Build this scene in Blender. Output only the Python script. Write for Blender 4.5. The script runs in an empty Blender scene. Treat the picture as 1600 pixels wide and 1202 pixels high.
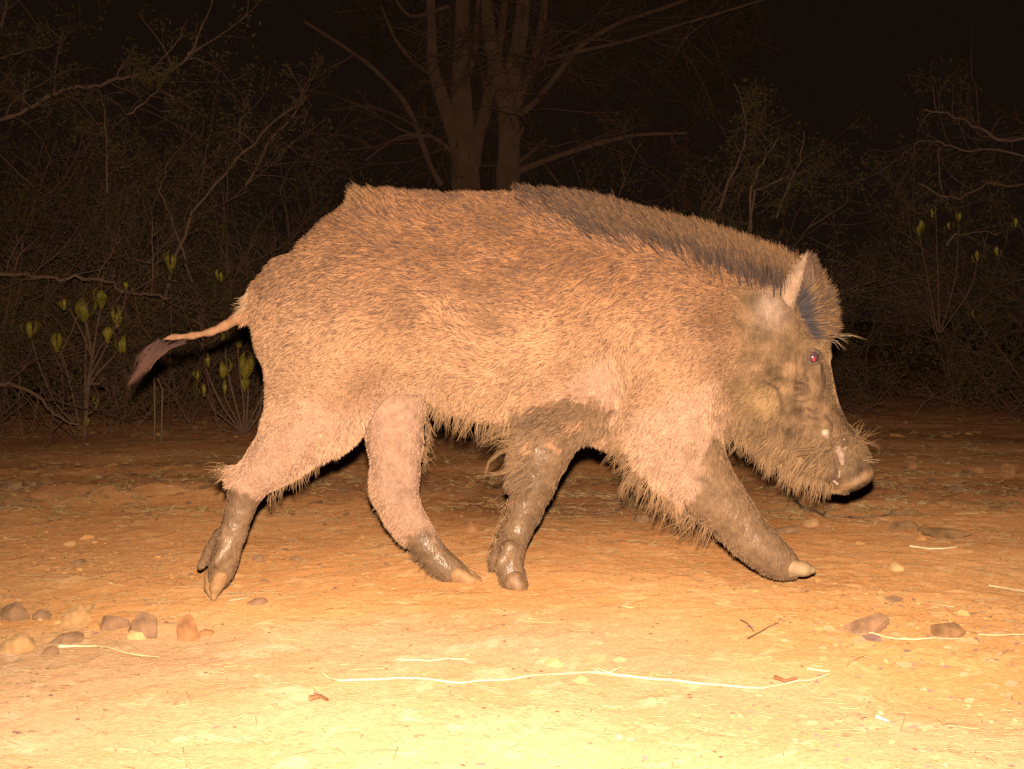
import bpy, bmesh, math
import numpy as np
from mathutils import Vector
from mathutils.kdtree import KDTree
import openvdb

sc = bpy.context.scene
R = math.radians
F_PX = 1967.0            # focal length in pixels of the 1600 px wide photograph
CAM_H = 0.54
PITCH = math.atan(101 / F_PX)

# ------------------------------------------------------------------ camera, night sky, camera flash
cam = bpy.data.cameras.new('camera'); cam.sensor_width = 36; cam.lens = F_PX / 1600 * 36
cam.clip_start = 0.05; cam.clip_end = 500
cam_o = bpy.data.objects.new('camera', cam); sc.collection.objects.link(cam_o)
cam_o.location = (0, 0, CAM_H); cam_o.rotation_euler = (math.pi / 2 - PITCH, 0, 0)
sc.camera = cam_o

w = bpy.data.worlds.new('World'); sc.world = w; w.use_nodes = True
w.node_tree.nodes['Background'].inputs[0].default_value = (1.0, 0.52, 0.33, 1)
w.node_tree.nodes['Background'].inputs[1].default_value = 0.0075      # moonless night

fl = bpy.data.lights.new('flash', 'SPOT'); fl.energy = 690; fl.color = (1.0, 0.79, 0.60)
fl.spot_size = R(84); fl.spot_blend = 1.0; fl.shadow_soft_size = 0.011
fl_o = bpy.data.objects.new('flash', fl); sc.collection.objects.link(fl_o)
fl_o.location = (0.0, 0.0, CAM_H + 0.062)
fl_o.rotation_euler = (Vector((0.10, 2.5, -0.22))).to_track_quat('-Z', 'Y').to_euler()

sc.view_settings.view_transform = 'Standard'; sc.view_settings.look = 'None'
sc.view_settings.exposure = 0; sc.view_settings.gamma = 1; sc.view_settings.use_curve_mapping = False
sc.cycles.max_bounces = 3; sc.cycles.diffuse_bounces = 2; sc.cycles.glossy_bounces = 1
sc.cycles.transmission_bounces = 1; sc.cycles.transparent_max_bounces = 4
sc.cycles.use_denoising = False

# ------------------------------------------------------------------ helpers
rng = np.random.default_rng(11)
cp, sp = math.cos(PITCH), math.sin(PITCH)

def W(px, py, Y):
    """world point seen at pixel (px, py) of the photograph, on the upright plane y = Y"""
    px = np.asarray(px, float); py = np.asarray(py, float)
    a = (px - 800) / F_PX; b = (601 - py) / F_PX
    t = Y / (cp + b * sp)
    return np.stack(np.broadcast_arrays(a * t, t * (cp + b * sp), CAM_H + t * (b * cp - sp)), -1)

def G(px, py, z=0.0):
    a = (px - 800) / F_PX; b = (601 - py) / F_PX
    t = (z - CAM_H) / (b * cp - sp)
    return np.array([a * t, t * (cp + b * sp), z])

def PX(P):
    d = np.asarray(P) - np.array([0, 0, CAM_H])
    f = d[..., 1] * cp - d[..., 2] * sp
    u = d[..., 1] * sp + d[..., 2] * cp
    return 800 + F_PX * d[..., 0] / f, 601 - F_PX * u / f

def _h(ix, iy, iz, s):
    n = (ix * 374761393 + iy * 668265263 + iz * 2147483647 + s * 1274126177) & 0xffffffff
    n = ((n ^ (n >> 13)) * 1274126177) & 0xffffffff
    n = ((n ^ (n >> 16)) * 2246822519) & 0xffffffff
    return ((n ^ (n >> 15)) & 0xffff) / 65535.0

def noise(x, y, z=0.0, s=0):
    x, y, z = np.broadcast_arrays(np.asarray(x, float), np.asarray(y, float), np.asarray(z, float))
    ix, iy, iz = np.floor(x).astype(np.int64), np.floor(y).astype(np.int64), np.floor(z).astype(np.int64)
    fx, fy, fz = x - ix, y - iy, z - iz
    fx, fy, fz = fx * fx * (3 - 2 * fx), fy * fy * (3 - 2 * fy), fz * fz * (3 - 2 * fz)
    r = 0
    for a in (0, 1):
        for b in (0, 1):
            for c in (0, 1):
                r = r + _h(ix + a, iy + b, iz + c, s) * (fx if a else 1 - fx) * (fy if b else 1 - fy) * (fz if c else 1 - fz)
    return r * 2 - 1

def fbm(x, y, z=0.0, o=4, s=0):
    r = 0; a = 1.0
    for i in range(o):
        r = r + a * noise(np.asarray(x) * 2 ** i, np.asarray(y) * 2 ** i, np.asarray(z) * 2 ** i, s + i); a *= 0.5
    return r

def link(o, parent=None):
    sc.collection.objects.link(o)
    if parent is not None: o.parent = parent
    return o

def tag(o, label, cat, group=None, kind=None):
    o['label'] = label
    if cat: o['category'] = cat
    if group: o['group'] = group
    if kind: o['kind'] = kind
    return o

def empty(name, loc=(0, 0, 0)):
    o = bpy.data.objects.new(name, None); o.location = loc; o.empty_display_size = 0.1
    return link(o)

def mesh(name, V, Fc, mat, parent=None, smooth=True, origin=None):
    """V (n,3) in world coordinates; Fc (m,k) array or list of arrays; vertices are stored relative to origin"""
    V = np.asarray(V, np.float32)
    if parent is not None and origin is None: origin = np.array(parent['_o']) if '_o' in parent else np.zeros(3)
    if origin is None: origin = np.zeros(3)
    me = bpy.data.meshes.new(name)
    Vl = (V - np.asarray(origin, np.float32)).astype(np.float32)
    if not isinstance(Fc, list): Fc = [Fc]
    loops = np.concatenate([f.ravel() for f in Fc]).astype(np.int32)
    sizes = np.concatenate([np.full(len(f), f.shape[1]) for f in Fc]).astype(np.int32)
    me.vertices.add(len(Vl)); me.vertices.foreach_set('co', Vl.ravel())
    me.loops.add(len(loops)); me.loops.foreach_set('vertex_index', loops)
    me.polygons.add(len(sizes))
    st = np.concatenate([[0], np.cumsum(sizes)[:-1]]).astype(np.int32)
    me.polygons.foreach_set('loop_start', st); me.polygons.foreach_set('loop_total', sizes)
    me.polygons.foreach_set('use_smooth', np.full(len(sizes), smooth))
    me.update(calc_edges=True)
    if mat: me.materials.append(mat)
    o = bpy.data.objects.new(name, me)
    link(o, parent)
    if parent is None: o.location = origin
    return o

def vcol(me, name, C):
    a = me.attributes.new(name, 'FLOAT_COLOR', 'POINT')
    C4 = np.ones((len(C), 4), np.float32); C4[:, :3] = C
    a.data.foreach_set('color', C4.ravel())

# ------------------------------------------------------------------ materials
def mat(name, color=(.5, .5, .5), rough=0.8, attr=None, spec=0.3, nodes=None, diff_rough=0.0):
    m = bpy.data.materials.new(name); m.use_nodes = True
    nt = m.node_tree; b = nt.nodes['Principled BSDF']
    b.inputs['Base Color'].default_value = (*color, 1); b.inputs['Roughness'].default_value = rough
    b.inputs['Specular IOR Level'].default_value = spec
    b.inputs['Diffuse Roughness'].default_value = diff_rough
    if attr:
        a = nt.nodes.new('ShaderNodeAttribute'); a.attribute_name = attr
        nt.links.new(a.outputs['Color'], b.inputs['Base Color'])
    if nodes: nodes(nt, b)
    return m

def N(nt, t, **k):
    n = nt.nodes.new(t)
    for a, v in k.items():
        if a.startswith('i_'): n.inputs[a[2:].replace('_', ' ')].default_value = v
        else: setattr(n, a, v)
    return n

def ramp(nt, fac, stops):
    r = nt.nodes.new('ShaderNodeValToRGB')
    while len(r.color_ramp.elements) < len(stops): r.color_ramp.elements.new(0.5)
    for e, (p, c) in zip(r.color_ramp.elements, stops):
        e.position = p; e.color = (*c, 1)
    nt.links.new(fac, r.inputs[0]); return r

def mottled(c1, c2, scale, bump=0.3, bscale=None, dist=0.004):
    def f(nt, b):
        tc = N(nt, 'ShaderNodeTexCoord')
        n1 = N(nt, 'ShaderNodeTexNoise', i_Scale=scale, i_Detail=6.0, i_Roughness=0.6)
        nt.links.new(tc.outputs['Object'], n1.inputs['Vector'])
        r = ramp(nt, n1.outputs['Fac'], [(0.35, c1), (0.65, c2)])
        nt.links.new(r.outputs[0], b.inputs['Base Color'])
        n2 = N(nt, 'ShaderNodeTexNoise', i_Scale=bscale or scale * 3, i_Detail=5.0, i_Roughness=0.65)
        nt.links.new(tc.outputs['Object'], n2.inputs['Vector'])
        bp = N(nt, 'ShaderNodeBump', i_Strength=bump, i_Distance=dist)
        nt.links.new(n2.outputs['Fac'], bp.inputs['Height']); nt.links.new(bp.outputs[0], b.inputs['Normal'])
    return f

def soil_nodes(nt, b):
    geo = N(nt, 'ShaderNodeNewGeometry')
    def noi(s, d=6.0, r=0.6, vec=geo.outputs['Position'], dist=0.0):
        n = N(nt, 'ShaderNodeTexNoise', i_Scale=s, i_Detail=d, i_Roughness=r, i_Distortion=dist)
        nt.links.new(vec, n.inputs['Vector']); return n.outputs['Fac']
    def mix(f, a, c, bt='MIX'):
        m = N(nt, 'ShaderNodeMix', data_type='RGBA', blend_type=bt)
        if hasattr(f, 'links'): nt.links.new(f, m.inputs[0])
        else: m.inputs[0].default_value = f
        for v, i in ((a, 6), (c, 7)):
            if hasattr(v, 'links'): nt.links.new(v, m.inputs[i])
            else: m.inputs[i].default_value = (*v, 1)
        return m.outputs[2]
    base = ramp(nt, noi(2.3, 5), [(0.3, (.50, .245, .090)), (0.52, (.57, .295, .118)), (0.7, (.62, .345, .150))]).outputs[0]
    fine = ramp(nt, noi(120, 8, 0.8), [(0.32, (.70, .66, .62)), (0.5, (.96, .95, .94)), (0.66, (1.10, 1.12, 1.15))]).outputs[0]
    c = mix(1.0, base, fine, 'MULTIPLY')
    # paler dusty patches and dark crumbs
    pale = ramp(nt, noi(11, 5, 0.65, dist=.6), [(0.55, (0, 0, 0)), (0.70, (1, 1, 1))]).outputs[0]
    c = mix(pale, c, (.66, .40, .185))
    vor = N(nt, 'ShaderNodeTexVoronoi', i_Scale=38.0); nt.links.new(geo.outputs['Position'], vor.inputs['Vector'])
    crumb = ramp(nt, vor.outputs['Distance'], [(0.10, (1, 1, 1)), (0.17, (0, 0, 0))]).outputs[0]
    sel = ramp(nt, noi(9, 3), [(0.53, (0, 0, 0)), (0.58, (1, 1, 1))]).outputs[0]
    c = mix(mix(1.0, crumb, sel, 'MULTIPLY'), c, (.20, .095, .045))
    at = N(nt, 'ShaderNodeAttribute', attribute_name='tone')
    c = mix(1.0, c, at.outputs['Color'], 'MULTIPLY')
    nt.links.new(c, b.inputs['Base Color'])
    h = N(nt, 'ShaderNodeMath', operation='ADD'); nt.links.new(noi(110, 8, 0.75), h.inputs[0]); 
    v2 = N(nt, 'ShaderNodeTexVoronoi', i_Scale=110.0); nt.links.new(geo.outputs['Position'], v2.inputs['Vector'])
    nt.links.new(v2.outputs['Distance'], h.inputs[1])
    bp = N(nt, 'ShaderNodeBump', i_Strength=0.42, i_Distance=0.004)
    nt.links.new(h.outputs[0], bp.inputs['Height']); nt.links.new(bp.outputs[0], b.inputs['Normal'])

M = {}
M['soil'] = mat('soil', rough=1.0, spec=0.0, nodes=soil_nodes, diff_rough=0.8)

def hide_nodes(nt, b):
    """boar skin: colour from the mesh, wet mud is smoother and shinier"""
    tc = N(nt, 'ShaderNodeTexCoord')
    n = N(nt, 'ShaderNodeTexNoise', i_Scale=70.0, i_Detail=5.0, i_Roughness=0.6); nt.links.new(tc.outputs['Object'], n.inputs['Vector'])
    a = N(nt, 'ShaderNodeAttribute', attribute_name='hcol'); wet = N(nt, 'ShaderNodeAttribute', attribute_name='wet')
    m = N(nt, 'ShaderNodeMix', data_type='RGBA', blend_type='MULTIPLY'); m.inputs[0].default_value = 1
    r = ramp(nt, n.outputs['Fac'], [(0.3, (.72, .70, .68)), (0.7, (1.15, 1.15, 1.15))])
    nt.links.new(a.outputs['Color'], m.inputs[6]); nt.links.new(r.outputs[0], m.inputs[7])
    nt.links.new(m.outputs[2], b.inputs['Base Color'])
    ro = N(nt, 'ShaderNodeMapRange'); ro.inputs[3].default_value = 0.85; ro.inputs[4].default_value = 0.37
    nt.links.new(wet.outputs['Fac'], ro.inputs[0]); nt.links.new(ro.outputs[0], b.inputs['Roughness'])
    sl = N(nt, 'ShaderNodeMapRange'); sl.inputs[3].default_value = 0.15; sl.inputs[4].default_value = 0.5
    nt.links.new(wet.outputs['Fac'], sl.inputs[0]); nt.links.new(sl.outputs[0], b.inputs['Specular IOR Level'])
    mp = N(nt, 'ShaderNodeMapping'); mp.inputs['Scale'].default_value = (1, 1, .45)
    nt.links.new(tc.outputs['Object'], mp.inputs['Vector'])
    n2 = N(nt, 'ShaderNodeTexNoise', i_Scale=140.0, i_Detail=3.0, i_Roughness=0.5); nt.links.new(mp.outputs[0], n2.inputs['Vector'])
    bp = N(nt, 'ShaderNodeBump', i_Strength=0.75, i_Distance=0.004)
    nt.links.new(n2.outputs['Fac'], bp.inputs['Height']); nt.links.new(bp.outputs[0], b.inputs['Normal'])
M['hide'] = mat('boar_hide', nodes=hide_nodes)
M['hair'] = mat('boar_hair', rough=0.6, attr='hcol', spec=0.06)
M['hoof'] = mat('hoof_horn', rough=0.6, nodes=mottled((.34, .18, .08), (.50, .29, .13), 60, 0.5))
M['hoof_pale'] = mat('hoof_pale', rough=0.6, nodes=mottled((.34, .22, .115), (.44, .30, .165), 60, 0.4))
M['hoof_mud'] = mat('hoof_mud', rough=0.35, nodes=mottled((.22, .13, .07), (.36, .21, .11), 60, 0.5))
M['tusk'] = mat('tusk_ivory', (.47, .34, .23), 0.4, spec=0.3)
M['lip'] = mat('lip_skin', rough=0.42, spec=0.35, nodes=mottled((.28, .165, .115), (.46, .32, .23), 110, 0.5))

# ------------------------------------------------------------------ signed-distance modelling
def smin(a, b, k):
    h = np.maximum(k - np.abs(a - b), 0) / k
    return np.minimum(a, b) - h * h * k * 0.25

class Field:
    def __init__(s, lo, hi, h):
        s.lo = np.array(lo, float); s.h = h
        n = np.ceil((np.array(hi) - s.lo) / h).astype(int) + 1
        s.D = np.full(n, 1.0, np.float32)
        s.ax = [s.lo[i] + h * np.arange(n[i]) for i in range(3)]
    def box(s, lo, hi):
        sl = tuple(slice(max(0, int((lo[i] - s.lo[i]) / s.h)), min(s.D.shape[i], int((hi[i] - s.lo[i]) / s.h) + 2)) for i in range(3))
        return sl, s.ax[0][sl[0]][:, None, None], s.ax[1][sl[1]][None, :, None], s.ax[2][sl[2]][None, None, :]
    def cone(s, a, b, ra, rb, k=0.01, sy=1.0, cut=False):
        a = np.array(a); b = np.array(b); r = max(ra, rb); pad = r * max(1, sy) + 0.05
        sl, X, Y, Z = s.box(np.minimum(a, b) - pad, np.maximum(a, b) + pad)
        if 0 in s.D[sl].shape: return
        ab = b - a; L = max(ab @ ab, 1e-9)
        t = np.clip(((X - a[0]) * ab[0] + (Y - a[1]) * ab[1] + (Z - a[2]) * ab[2]) / L, 0, 1)
        d = np.sqrt((X - a[0] - t * ab[0]) ** 2 + ((Y - a[1] - t * ab[1]) / sy) ** 2 + (Z - a[2] - t * ab[2]) ** 2) - (ra + (rb - ra) * t)
        d = d.astype(np.float32)
        if cut: s.D[sl] = -smin(-s.D[sl], d, k)
        else: s.D[sl] = smin(s.D[sl], d, k)
    def chain(s, pts, k=0.01, sy=1.0, cut=False):
        """pts: (px, py, Y, radius in photo pixels)"""
        q = [(W(p[0], p[1], p[2]), p[3] * p[2] / F_PX) for p in pts]
        if len(q) == 1: q = q * 2
        for (a, ra), (b, rb) in zip(q[:-1], q[1:]): s.cone(a, b, ra, rb, k, sy, cut)
    def blur(s, n=1):
        for _ in range(n):
            for ax in range(3):
                D = s.D; E = D.copy()
                i = [slice(None)] * 3; j = [slice(None)] * 3; c = [slice(None)] * 3
                i[ax] = slice(0, -2); j[ax] = slice(2, None); c[ax] = slice(1, -1)
                E[tuple(c)] = 0.25 * D[tuple(i)] + 0.5 * D[tuple(c)] + 0.25 * D[tuple(j)]
                s.D = E
    def polys(s):
        g = openvdb.FloatGrid(background=1.0); g.copyFromArray(np.ascontiguousarray(s.D))
        P, T, Q = g.convertToPolygons(isovalue=0.0, adaptivity=0.0)
        P = P.astype(float) * s.h + s.lo
        if len(Q):
            a, b, c, d = (P[Q[:, i]] for i in range(4)); vol = np.einsum('ij,ij->i', np.cross(b - a, c - a) + np.cross(c - a, d - a), (a + c) * .5 - P.mean(0)).sum()
            if vol < 0: Q = Q[:, ::-1]; T = T[:, ::-1]
        return P, [x for x in (T, Q) if len(x)]

# ================================================================== THE WILD BOAR
YB = 2.50
boar = empty('wild_boar', (0.05, YB, 0)); boar['_o'] = [0.05, YB, 0.0]
tag(boar, 'muddy wild boar with bristly brown coat walking to the right across the dirt track', 'wild boar')
ORG = np.array([0.05, YB, 0.0])

fld = Field((-0.76, 2.20, -0.02), (0.80, 2.80, 0.86), 0.0045)
# torso: stations (px, top, bottom, half width)
ST = np.array([
    (440, 440, 640, .105), (470, 402, 672, .135), (500, 372, 682, .155), (530, 344, 668, .168), (560, 322, 640, .175),
    (590, 311, 618, .180), (640, 306, 612, .184), (675, 306, 624, .186), (705, 307, 638, .188), (760, 306, 646, .192), (820, 308, 655, .194),
    (870, 312, 664, .192), (920, 318, 672, .188), (970, 332, 684, .182), (1020, 350, 690, .174), (1070, 368, 684, .165),
    (1110, 383, 674, .150), (1150, 400, 664, .135), (1190, 422, 650, .118), (1225, 450, 630, .100)], float)
xs = W(ST[:, 0], 500, YB)[:, 0]; zt = W(800, ST[:, 1], YB)[:, 2]; zb = W(800, ST[:, 2], YB)[:, 2]
sl, X, Y, Z = fld.box((xs[0] - .02, 2.2, .15), (xs[-1] + .02, 2.8, .86))
xx = X[:, 0, 0]
def sm(v):
    f = np.interp(xx, xs, v); kk = np.ones(9) / 9
    return np.convolve(np.pad(f, 8, 'edge'), np.convolve(kk, kk), 'same')[8:-8][:, None, None]
T_, B_, H_ = sm(zt), sm(zb), sm(ST[:, 3])
zc = (T_ * 0.46 + B_ * 0.54); hz = np.where(Z > zc, T_ - zc, zc - B_); 
u = (Z - zc) / hz; v = (Y - YB) / H_
rr = np.sqrt(u * u + v * v) + 1e-6
gr = np.sqrt((u / hz) ** 2 + (v / H_) ** 2) / rr
d = (rr - 1) / np.maximum(gr, 1e-6)
d = np.maximum(d, np.maximum(xs[0] - X, X - xs[-1])).astype(np.float32)
fld.D[sl] = np.minimum(fld.D[sl], np.minimum(d, 1))
NH, FH, NF, FF = 2.415, 2.56, 2.415, 2.53
# rump and tail root
fld.chain([(492, 500, YB, 91), (560, 470, YB, 110)], 0.05)
fld.chain([(450, 440, YB, 38), (417, 462, YB, 21), (392, 484, YB, 11)], 0.03)
fld.chain([(392, 482, YB, 11), (372, 497, YB, 9), (350, 510, YB, 7.5), (330, 519, YB, 6.5), (300, 525, YB, 6), (272, 527, YB - .01, 5.5), (248, 531, YB - .02, 4.5)], 0.01)
fld.chain([(420, 520, 2.44, 17), (424, 545, 2.43, 18)], 0.02)            # buttock bulge
# near hind leg
fld.chain([(515, 520, 2.455, 88), (508, 600, 2.43, 80), (494, 643, NH, 66), (456, 688, NH, 46), (420, 726, NH, 34), (388, 757, NH, 25)], 0.03)
fld.chain([(538, 598, 2.44, 58), (520, 655, 2.43, 40)], 0.03)
fld.chain([(360, 735, NH, 8), (387, 758, NH, 24), (374, 798, NH, 20), (364, 832, NH, 19), (354, 866, NH, 18), (347, 888, NH, 18), (342, 905, NH, 17)], 0.02, 0.85)
fld.chain([(346, 838, NH + .02, 15), (330, 862, NH + .022, 12), (314, 884, NH + .024, 7), (309, 892, NH + .025, 4)], 0.006)
fld.chain([(352, 858, NH - .02, 10), (338, 880, NH - .03, 8)], 0.012)
# far hind leg
fld.chain([(610, 560, 2.56, 66), (614, 640, FH, 48), (617, 690, FH, 40), (618, 738, FH, 35), (617, 768, FH, 33), (629, 798, FH, 27), (647, 826, FH, 24), (668, 856, FH, 21), (689, 881, FH, 20), (706, 893, FH, 18), (722, 897, FH, 13)], 0.02, 0.85)
# far fore leg
fld.chain([(905, 560, 2.56, 80), (880, 625, 2.55, 58), (862, 668, FF, 47), (847, 712, FF, 39), (834, 755, FF, 31), (820, 800, FF, 24), (808, 832, FF, 20), (800, 862, 2.50, 17), (797, 888, 2.49, 17), (803, 908, 2.485, 18), (812, 918, 2.485, 13)], 0.02, 0.9)
fld.chain([(795, 850, FF, 18), (778, 872, FF, 13), (768, 888, FF, 7)], 0.012)
fld.chain([(797, 855, 2.48, 12), (783, 880, 2.475, 8), (779, 893, 2.475, 4)], 0.008)
# near fore leg with shoulder
fld.chain([(1040, 470, 2.43, 86), (1045, 570, 2.415, 88), (1047, 640, NF, 74), (1057, 690, NF, 60), (1084, 735, NF, 48), (1106, 765, NF, 39), (1128, 788, NF, 33), (1148, 812, NF, 29), (1172, 840, NF, 27), (1195, 862, NF, 25), (1219, 879, NF, 20), (1240, 889, NF, 13)], 0.035, 0.9)
# brisket between the fore legs
fld.chain([(900, 610, YB, 70), (990, 620, YB, 66), (1080, 610, YB, 60)], 0.04)
# neck and head
fld.chain([(1120, 520, YB, 125), (1178, 520, YB, 92), (1205, 562, YB, 81), (1222, 600, YB, 72), (1246, 648, YB, 60), (1278, 692, YB, 49), (1308, 720, YB, 42), (1329, 734, YB, 33)], 0.03, 0.82)
fld.chain([(1160, 605, YB, 55), (1212, 660, YB - .02, 40), (1258, 708, YB - .015, 28)], 0.03, 1.1)    # jowl
fld.chain([(1250, 590, 2.452, 26), (1272, 640, 2.456, 20), (1300, 690, 2.462, 16)], 0.02)        # cheek ridge
fld.chain([(1196, 488, 2.435, 30), (1222, 502, 2.432, 24)], 0.03)
fld.chain([(1262, 540, 2.445, 20), (1278, 537, 2.46, 14)], 0.02)                                  # brow
fld.chain([(1271, 560, 2.424, 7)], 0.008, cut=True)                                               # eye socket
fld.chain([(1268, 572, 2.428, 4), (1280, 578, 2.43, 4)], 0.008)
# snout disc
a_, b_ = W(1355, 741, YB), W(1318, 757, YB)
for t in np.linspace(0, 1, 5):
    p = a_ * (1 - t) + b_ * t; s_ = math.sin(math.pi * (0.18 + 0.64 * t))
    fld.cone(p + [0, -.034 * s_, 0], p + [0, .034 * s_, 0], .0108, .0108, 0.012)
fld.cone(W(1340, 741, 2.47), W(1346, 756, 2.47), .006, .006, .004, cut=True)
fld.chain([(1318, 718, 2.449, 5), (1316, 740, 2.452, 4)], .006, cut=True)                        # mouth corner
for (x0, y0, x1, y1) in ((1244, 597, 1258, 601), (1243, 607, 1262, 609), (1244, 618, 1262, 615), (1242, 626, 1256, 629), (1262, 640, 1275, 646), (1264, 652, 1276, 655)):
    for yy in (2.415, 2.425): fld.chain([(x0, y0, yy, 3.0), (x1, y1, yy, 3.0)], 0.006, cut=True)
fld.blur(2)
BV, BF = fld.polys()

# ---- regions of the hide, in side-view coordinates
def psd(px, py, poly):
    """signed distance to a polygon, negative inside"""
    P = np.array(poly, float); d = np.full(len(px), 1e9); ins = np.zeros(len(px), bool)
    for (x0, y0), (x1, y1) in zip(P, np.roll(P, -1, 0)):
        ex, ey = x1 - x0, y1 - y0
        t = np.clip(((px - x0) * ex + (py - y0) * ey) / (ex * ex + ey * ey), 0, 1)
        d = np.minimum(d, (px - x0 - t * ex) ** 2 + (py - y0 - t * ey) ** 2)
        c = ((y0 <= py) & (py < y1)) | ((y1 <= py) & (py < y0))
        ins ^= c & (px < (x1 - x0) * (py - y0) / ((y1 - y0) if y1 != y0 else 1e-9) + x0)
    d = np.sqrt(d); return np.where(ins, -d, d)

MUD = [[(335, 757), (357, 760), (372, 766), (390, 778), (412, 786), (450, 800), (420, 960), (270, 960)],
       [(636, 850), (652, 836), (664, 830), (672, 842), (690, 838), (760, 880), (735, 892), (724, 912), (640, 925)],
       [(800, 655), (806, 640), (960, 640), (915, 700), (850, 965), (740, 965), (770, 750)],
       [(780, 662), (820, 637), (880, 624), (925, 628), (950, 648), (962, 672), (900, 700), (800, 690)],
       [(1114, 680), (1096, 712), (1093, 748), (1090, 770), (1070, 788), (1080, 830), (1170, 930), (1232, 925), (1248, 908), (1256, 875), (1200, 790), (1150, 700)]]
BARE = [[(345, 690), (420, 640), (470, 625), (520, 650), (570, 640), (600, 615), (670, 600), (682, 650), (668, 780), (690, 840), (600, 840), (560, 690), (440, 790), (350, 800)],
        [(985, 650), (1115, 600), (1130, 690), (1095, 790), (1030, 780), (980, 720)],
        [(868, 616), (905, 592), (950, 556), (966, 600), (962, 655), (940, 640), (905, 622)]]
HEAD = [(1150, 450), (1225, 448), (1262, 470), (1330, 540), (1400, 740), (1330, 790), (1180, 760), (1125, 660), (1150, 560)]
WRINK = [[(1297, 692), (1304, 716), (1306, 740), (1298, 758)], [(1243, 597), (1262, 602)], [(1243, 607), (1264, 608)], [(1244, 618), (1264, 613)], [(1242, 627), (1256, 628)], [(1262, 638), (1276, 646)], [(1264, 652), (1277, 654)], [(1256, 586), (1262, 594)],
         [(1193, 595), (1214, 606), (1221, 628), (1219, 650)], [(1284, 570), (1288, 600), (1282, 625)], [(1290, 650), (1300, 664), (1296, 690)], [(1118, 690), (1108, 708), (1112, 720)]]
SPOTS = [(736 + 130, 698, 10, 7), (898, 665, 17, 8), (832, 698, 9, 7), (800, 781, 8, 6), (828, 708, 5, 4)]

def sstep(x, a, b): t = np.clip((x - a) / (b - a), 0, 1); return t * t * (3 - 2 * t)

def hide(P, hair=False):
    """colour and wetness of the hide at world points P"""
    px, py = PX(P); n1 = fbm(px / 16, py / 16, P[:, 1] * 40, 4, 3); n2 = fbm(px / 70, py / 50, 0, 3, 9)
    jx, jy = px + 8 * fbm(px / 11, py / 11, 0, 3, 21), py + 8 * fbm(px / 11, py / 11, 0, 3, 31)
    up = sstep(py, 640, 330)[:, None]
    C = np.array([.365, .200, .112]) * (1 - up) + np.array([.245, .108, .042]) * up
    C = C * (1 + 0.22 * n2[:, None])
    pale = np.maximum.reduce([sstep(-psd(jx, jy, p), -22, 18) for p in BARE])[:, None]
    C = C * (1 - pale) + np.array([.40, .240, .165]) * (1 + .12 * n1[:, None]) * pale
    rump = np.exp(-(((px - 470) / 90) ** 2 + ((py - 560) / 130) ** 2))[:, None] * .55
    C = C * (1 - rump) + np.array([.385, .222, .128]) * rump
    hd = sstep(-psd(jx, jy, HEAD), -28, 22)[:, None]
    n3 = fbm(px / 28, py / 34, 0, 3, 44)[:, None]
    C = C * (1 - hd) + np.array([.19, .114, .060]) * (1 + .45 * n1[:, None] + .28 * n3) * hd
    ear = np.exp(-(((px - 1205) / 24) ** 2 + ((py - 482) / 30) ** 2))[:, None]
    C = C * (1 - ear) + np.array([.36, .245, .18]) * ear
    ye = (np.exp(-(((px - 1190) / 30) ** 2 + ((py - 625) / 22) ** 2)) * .5)[:, None]
    C = C * (1 - ye) + np.array([.42, .27, .12]) * ye
    wr = np.full(len(px), 99.)
    for pl in WRINK:
        for (x0, y0), (x1, y1) in zip(pl[:-1], pl[1:]):
            ex, ey = x1 - x0, y1 - y0; t = np.clip(((px - x0) * ex + (py - y0) * ey) / (ex * ex + ey * ey), 0, 1)
            wr = np.minimum(wr, np.hypot(px - x0 - t * ex, py - y0 - t * ey))
    wr = (.85 * sstep(-wr, -4.2, -1.6) * np.where(py > 600, np.where(px < 700, .6, 1), 1))[:, None]; C = C * (1 - wr) + np.array([.11, .065, .04]) * wr
    m = np.maximum.reduce([sstep(-psd(jx, jy, p), -5, 5) for p in MUD])
    for (sx, sy_, rx, ry) in SPOTS: m = m * (1 - sstep(-(((jx - sx) / rx) ** 2 + ((jy - sy_) / ry) ** 2), -1.3, -.7))
    for (sx, sy_, rx, ry) in ((1080, 705, 9, 20), (1098, 768, 8, 22)): m = np.maximum(m, .6 * sstep(-(((jx - sx) / rx) ** 2 + ((jy - sy_) / ry) ** 2), -1.3, -.6))
    m = m[:, None]
    C = C * (1 - m) + np.array([.225, .137, .076]) * (1 + .18 * n1[:, None] + .15 * n2[:, None]) * m
    mz = (sstep(px, 1290, 1325) * sstep(py, 660, 700))[:, None]; C = C * (1 - .22 * mz)
    dk = np.exp(-(((px - 1286) / 10) ** 2 + ((py - 600) / 30) ** 2))[:, None] * .5
    dk = np.maximum(dk, (np.exp(-(((px - 1268) / 13) ** 2 + ((py - 556) / 10) ** 2)) * .6)[:, None])
    C = C * (1 - dk) + np.array([.12, .075, .045]) * dk
    ro = np.exp(-(((px - 1340 - (751 - py) * 2.0) / 60) ** 2) - ((py - 751 + (px - 1338) * .49) / 7) ** 2)[:, None] * (px > 1300)[:, None]
    C = C * (1 - ro) + np.array([.29, .165, .080]) * ro
    wet = np.clip(m[:, 0] + hd[:, 0] * sstep(py, 640, 740) * .5, 0, 1)
    return np.clip(C, .02, .9), wet

body = mesh('body', BV, BF, M['hide'], boar)
C, wet = hide(BV)
bx_, by_ = PX(BV)
vcol(body.data, 'hcol', C * 1.0)
a = body.data.attributes.new('wet', 'FLOAT', 'POINT'); a.data.foreach_set('value', wet.astype(np.float32))
BN = np.zeros((len(BV), 3), np.float32); body.data.vertex_normals.foreach_get('vector', BN.ravel()); 
_n = np.empty(len(BV) * 3, np.float32); body.data.vertex_normals.foreach_get('vector', _n); BN = _n.reshape(-1, 3)

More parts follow.
